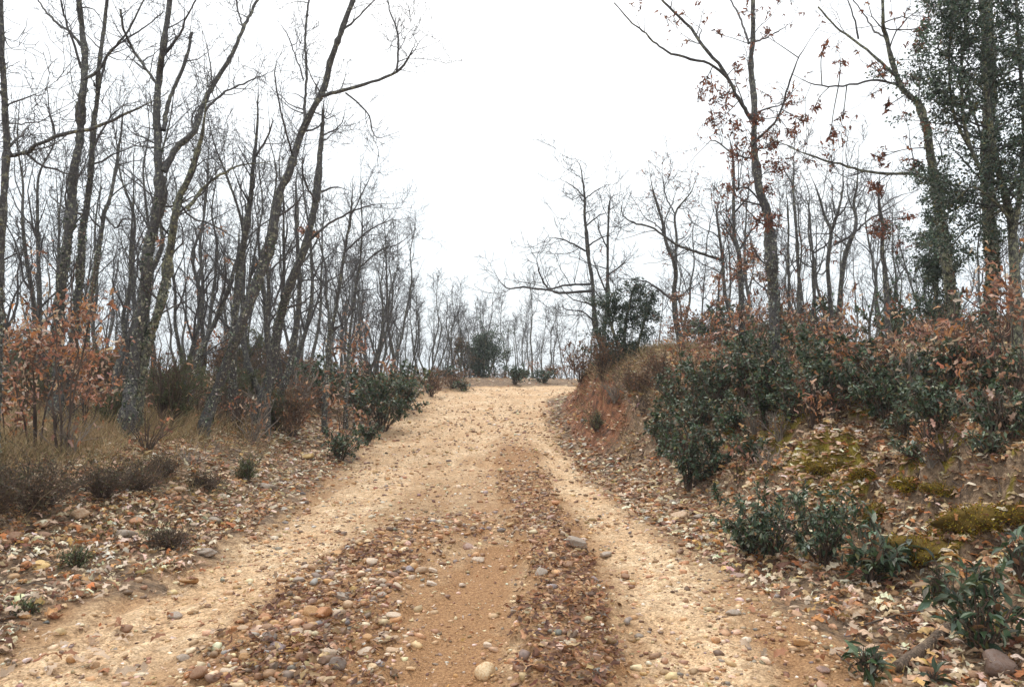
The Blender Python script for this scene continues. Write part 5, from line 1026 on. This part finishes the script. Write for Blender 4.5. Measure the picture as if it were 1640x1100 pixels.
for n_, (px, py, w, h) in enumerate([(560, 640, 80, 60), (640, 665, 70, 80), (575, 670, 90, 90), (505, 640, 70, 70)]): shrub(None, px, py, w, h, 'cist', 1010 + n_, group='rockroses of the left verge')
for n_, (px, Y, w, h) in enumerate([(672, 29.5, 44, 26), (700, 31, 40, 26), (716, 33, 36, 28), (735, 35, 40, 26), (752, 36.5, 34, 18), (790, 39, 40, 24), (806, 40, 36, 20), (838, 41, 40, 24), (856, 42, 40, 26), (878, 43, 44, 26), (896, 43, 44, 30), (770, 38, 40, 16), (684, 30, 30, 18), (912, 42, 40, 34)]):
    if roadd((px - CX) / F * Y, Y)[0] > .3: brush(px, w, h, ['bare', 'broom', 'holm', 'rust', 'broom'][n_ % 5], 1200 + n_, Y, 'low bushes closing the crest')
# distant wood that reads as one mass
def far_mass():
    rng = np.random.default_rng(8); n = 280; x = rng.uniform(-110, 110, n); y = rng.uniform(75, 120, n); z = H(x, y); h = rng.uniform(3.5, 6.5, n); K = 5; t = np.linspace(0, 1, K)[None, :, None]
    b = np.stack([x, y, z], 1); e_ = b + np.stack([rng.normal(size=n) * .5, rng.normal(size=n) * .5, h], 1); T = b[:, None] * (1 - t) + e_[:, None] * t + rng.normal(size=(n, K, 3)) * .12 * t; Rr = .06 * (1 - .8 * t[..., 0]) * np.ones((n, 1)); mb = MB(); tubes(mb, T, Rr, 3)
    A, RA = spawn(rng, T, Rr, 1.5, (.8, 2.4), 4, .2, 1, (25, 60), .15, .2, .6, .022); tubes(mb, A, RA, 3); B_, RB = spawn(rng, A, RA, 1.3, (.4, 1.1), 3, .2, 1, (25, 60), .1, .25, .7, .018); tubes(mb, B_, RB, 3)
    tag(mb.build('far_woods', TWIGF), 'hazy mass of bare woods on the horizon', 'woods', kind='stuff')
far_mass()

# ------------------------------------------------------------------ labels of the many, told by what they stand next to
def proj(p):
    x, y, z = p[0], p[1], p[2] - CAMZ; yc = y * math.cos(PITCH) + z * math.sin(PITCH); v = -y * math.sin(PITCH) + z * math.cos(PITCH)
    return CX + F * x / yc, CY - F * v / yc
A_S = [('the large cream cobble', 777, 1076), ('the round bright yellow cobble', 475, 1024), ('the broad orange brown cobble', 512, 988), ('the large grey centre cobble', 927, 877), ('the flat whitish rut pebble', 740, 940),
       ('the long pale buff cobble', 584, 1047), ('the half buried slate grey cobble', 273, 990), ('the leaning tan boulder', 93, 891), ('the big brown edge cobble', 13, 856), ('the large tan heather cobble', 116, 829), ('the long flat grey cobble', 322, 887), ('the little grey shrub', 395, 760),
       ('the long smooth tan cobble', 1091, 829), ('the single tan ditch cobble', 1023, 772), ('the dark red litter cobble', 1260, 910), ('the pale tan litter cobble', 1373, 988), ('the rotten log', 1490, 1045), ('the dull mauve boulder', 1608, 1072), ('the rounded ochre edge cobble', 1288, 1034),
       ('the small rockrose sprig', 1395, 1065), ('the flat ochre strip cobble', 538, 890), ('the orange centre cobble', 891, 808), ('the long ochre slab', 298, 936), ('the blocky dark cobble', 427, 1022), ('the tan rut cobble', 676, 915), ('the rounded brown bottom cobble', 315, 1092)]
A_T = [('the oak cut by the left edge', 0, 700), ('the tall grey oak on the left', 84, 700), ('the forked oak with the stub', 200, 690), ('the slanting oak stem', 303, 655), ('the upright narrow oak', 371, 650), ('the stout leaning oak', 410, 676), ('the slim oak beside the grove', 522, 620), ('the largest left rockrose', 612, 660), ('the slim oak left of the gap', 688, 590), ('the round green holm oak', 776, 600),
       ('the dark round bush', 824, 606), ('the brown broom at the bend', 930, 600), ('the dark holm oak bush', 1003, 590), ('the forked oak on the bank', 1100, 590), ('the straight oak with rust leaves', 1188, 580), ('the tallest right oak', 1243, 600), ('the slim straight oak', 1286, 580), ('the two wand oak', 1334, 560), ('the lone stem with leaf ball', 1424, 560), ('the curved grey oak', 1535, 600), ('the thick ivy grown trunk', 1581, 640), ('the leaning evergreen oak', 1632, 640)]
ORD = ['nearest', 'second nearest', 'third nearest', 'fourth nearest', 'fifth nearest', 'sixth nearest', 'seventh nearest', 'eighth nearest', 'ninth nearest', 'tenth nearest', 'eleventh nearest', 'twelfth nearest'] + [w + ' nearest' for w in 'thirteenth fourteenth fifteenth sixteenth seventeenth eighteenth nineteenth twentieth twenty-first twenty-second twenty-third twenty-fourth twenty-fifth twenty-sixth'.split()]
bins = {}
for o, desc, kind, rel0 in PEND:
    px, py = proj(o.location if kind == 'T' else o.matrix_basis.translation); AA = A_S if kind == 'S' else A_T
    if kind == 'T' and o.location[1] > 30: AA = [a for a in AA if a[2] < 640]
    an = min(AA, key=lambda a: math.hypot(a[1] - px, (a[2] - py) * (1.6 if kind == 'S' else .3))); dx = px - an[1]; dy = py - an[2]
    if kind == 'S': rel = ('right of' if dx > 0 else 'left of') if abs(dx) > abs(dy) * 1.2 else ('in front of' if dy > 0 else 'beyond')
    else: rel = 'behind' if abs(dx) < 14 else ('right of' if dx > 0 else 'left of')
    bins.setdefault((desc, rel, an[0]), []).append((math.hypot(dx, dy) if kind == 'S' else o.location[1], o))
for (desc, rel, an), L in bins.items():
    L.sort(key=lambda q: q[0])
    for k, (d, o) in enumerate(L):
        o['label'] = f'{desc} {rel} {an}' if len(L) == 1 else f'{desc} {rel} {an}, {ORD[min(k, 25)]}'
        assert len(o['label'].split()) <= 16, o['label']

# ------------------------------------------------------------------ thin air between the camera and the far woods
mb = MB(); hx, hy0, hy1, z0, z1 = 200, -14, 418, -14, 24
v = [(x, y, z) for x in (-hx, hx) for y in (hy0, hy1) for z in (z0, z1)]
mb.add(v, [(0, 1, 3, 2), (4, 6, 7, 5), (0, 4, 5, 1), (2, 3, 7, 6), (0, 2, 6, 4), (1, 5, 7, 3)])
hm_ = bpy.data.materials.new('haze'); hm_.use_nodes = True; t = hm_.node_tree; t.nodes.clear(); vo = t.nodes.new('ShaderNodeVolumePrincipled'); vo.inputs['Density'].default_value = .0010; vo.inputs['Color'].default_value = (.98, .99, 1, 1); vo.inputs['Anisotropy'].default_value = .2
ou = t.nodes.new('ShaderNodeOutputMaterial'); t.links.new(vo.outputs[0], ou.inputs['Volume'])
hz_ = mb.build('haze', hm_, smooth=False); tag(hz_, kind='stuff'); hz_['label'] = 'thin pale haze in the air between the trees'; hz_['category'] = 'haze'
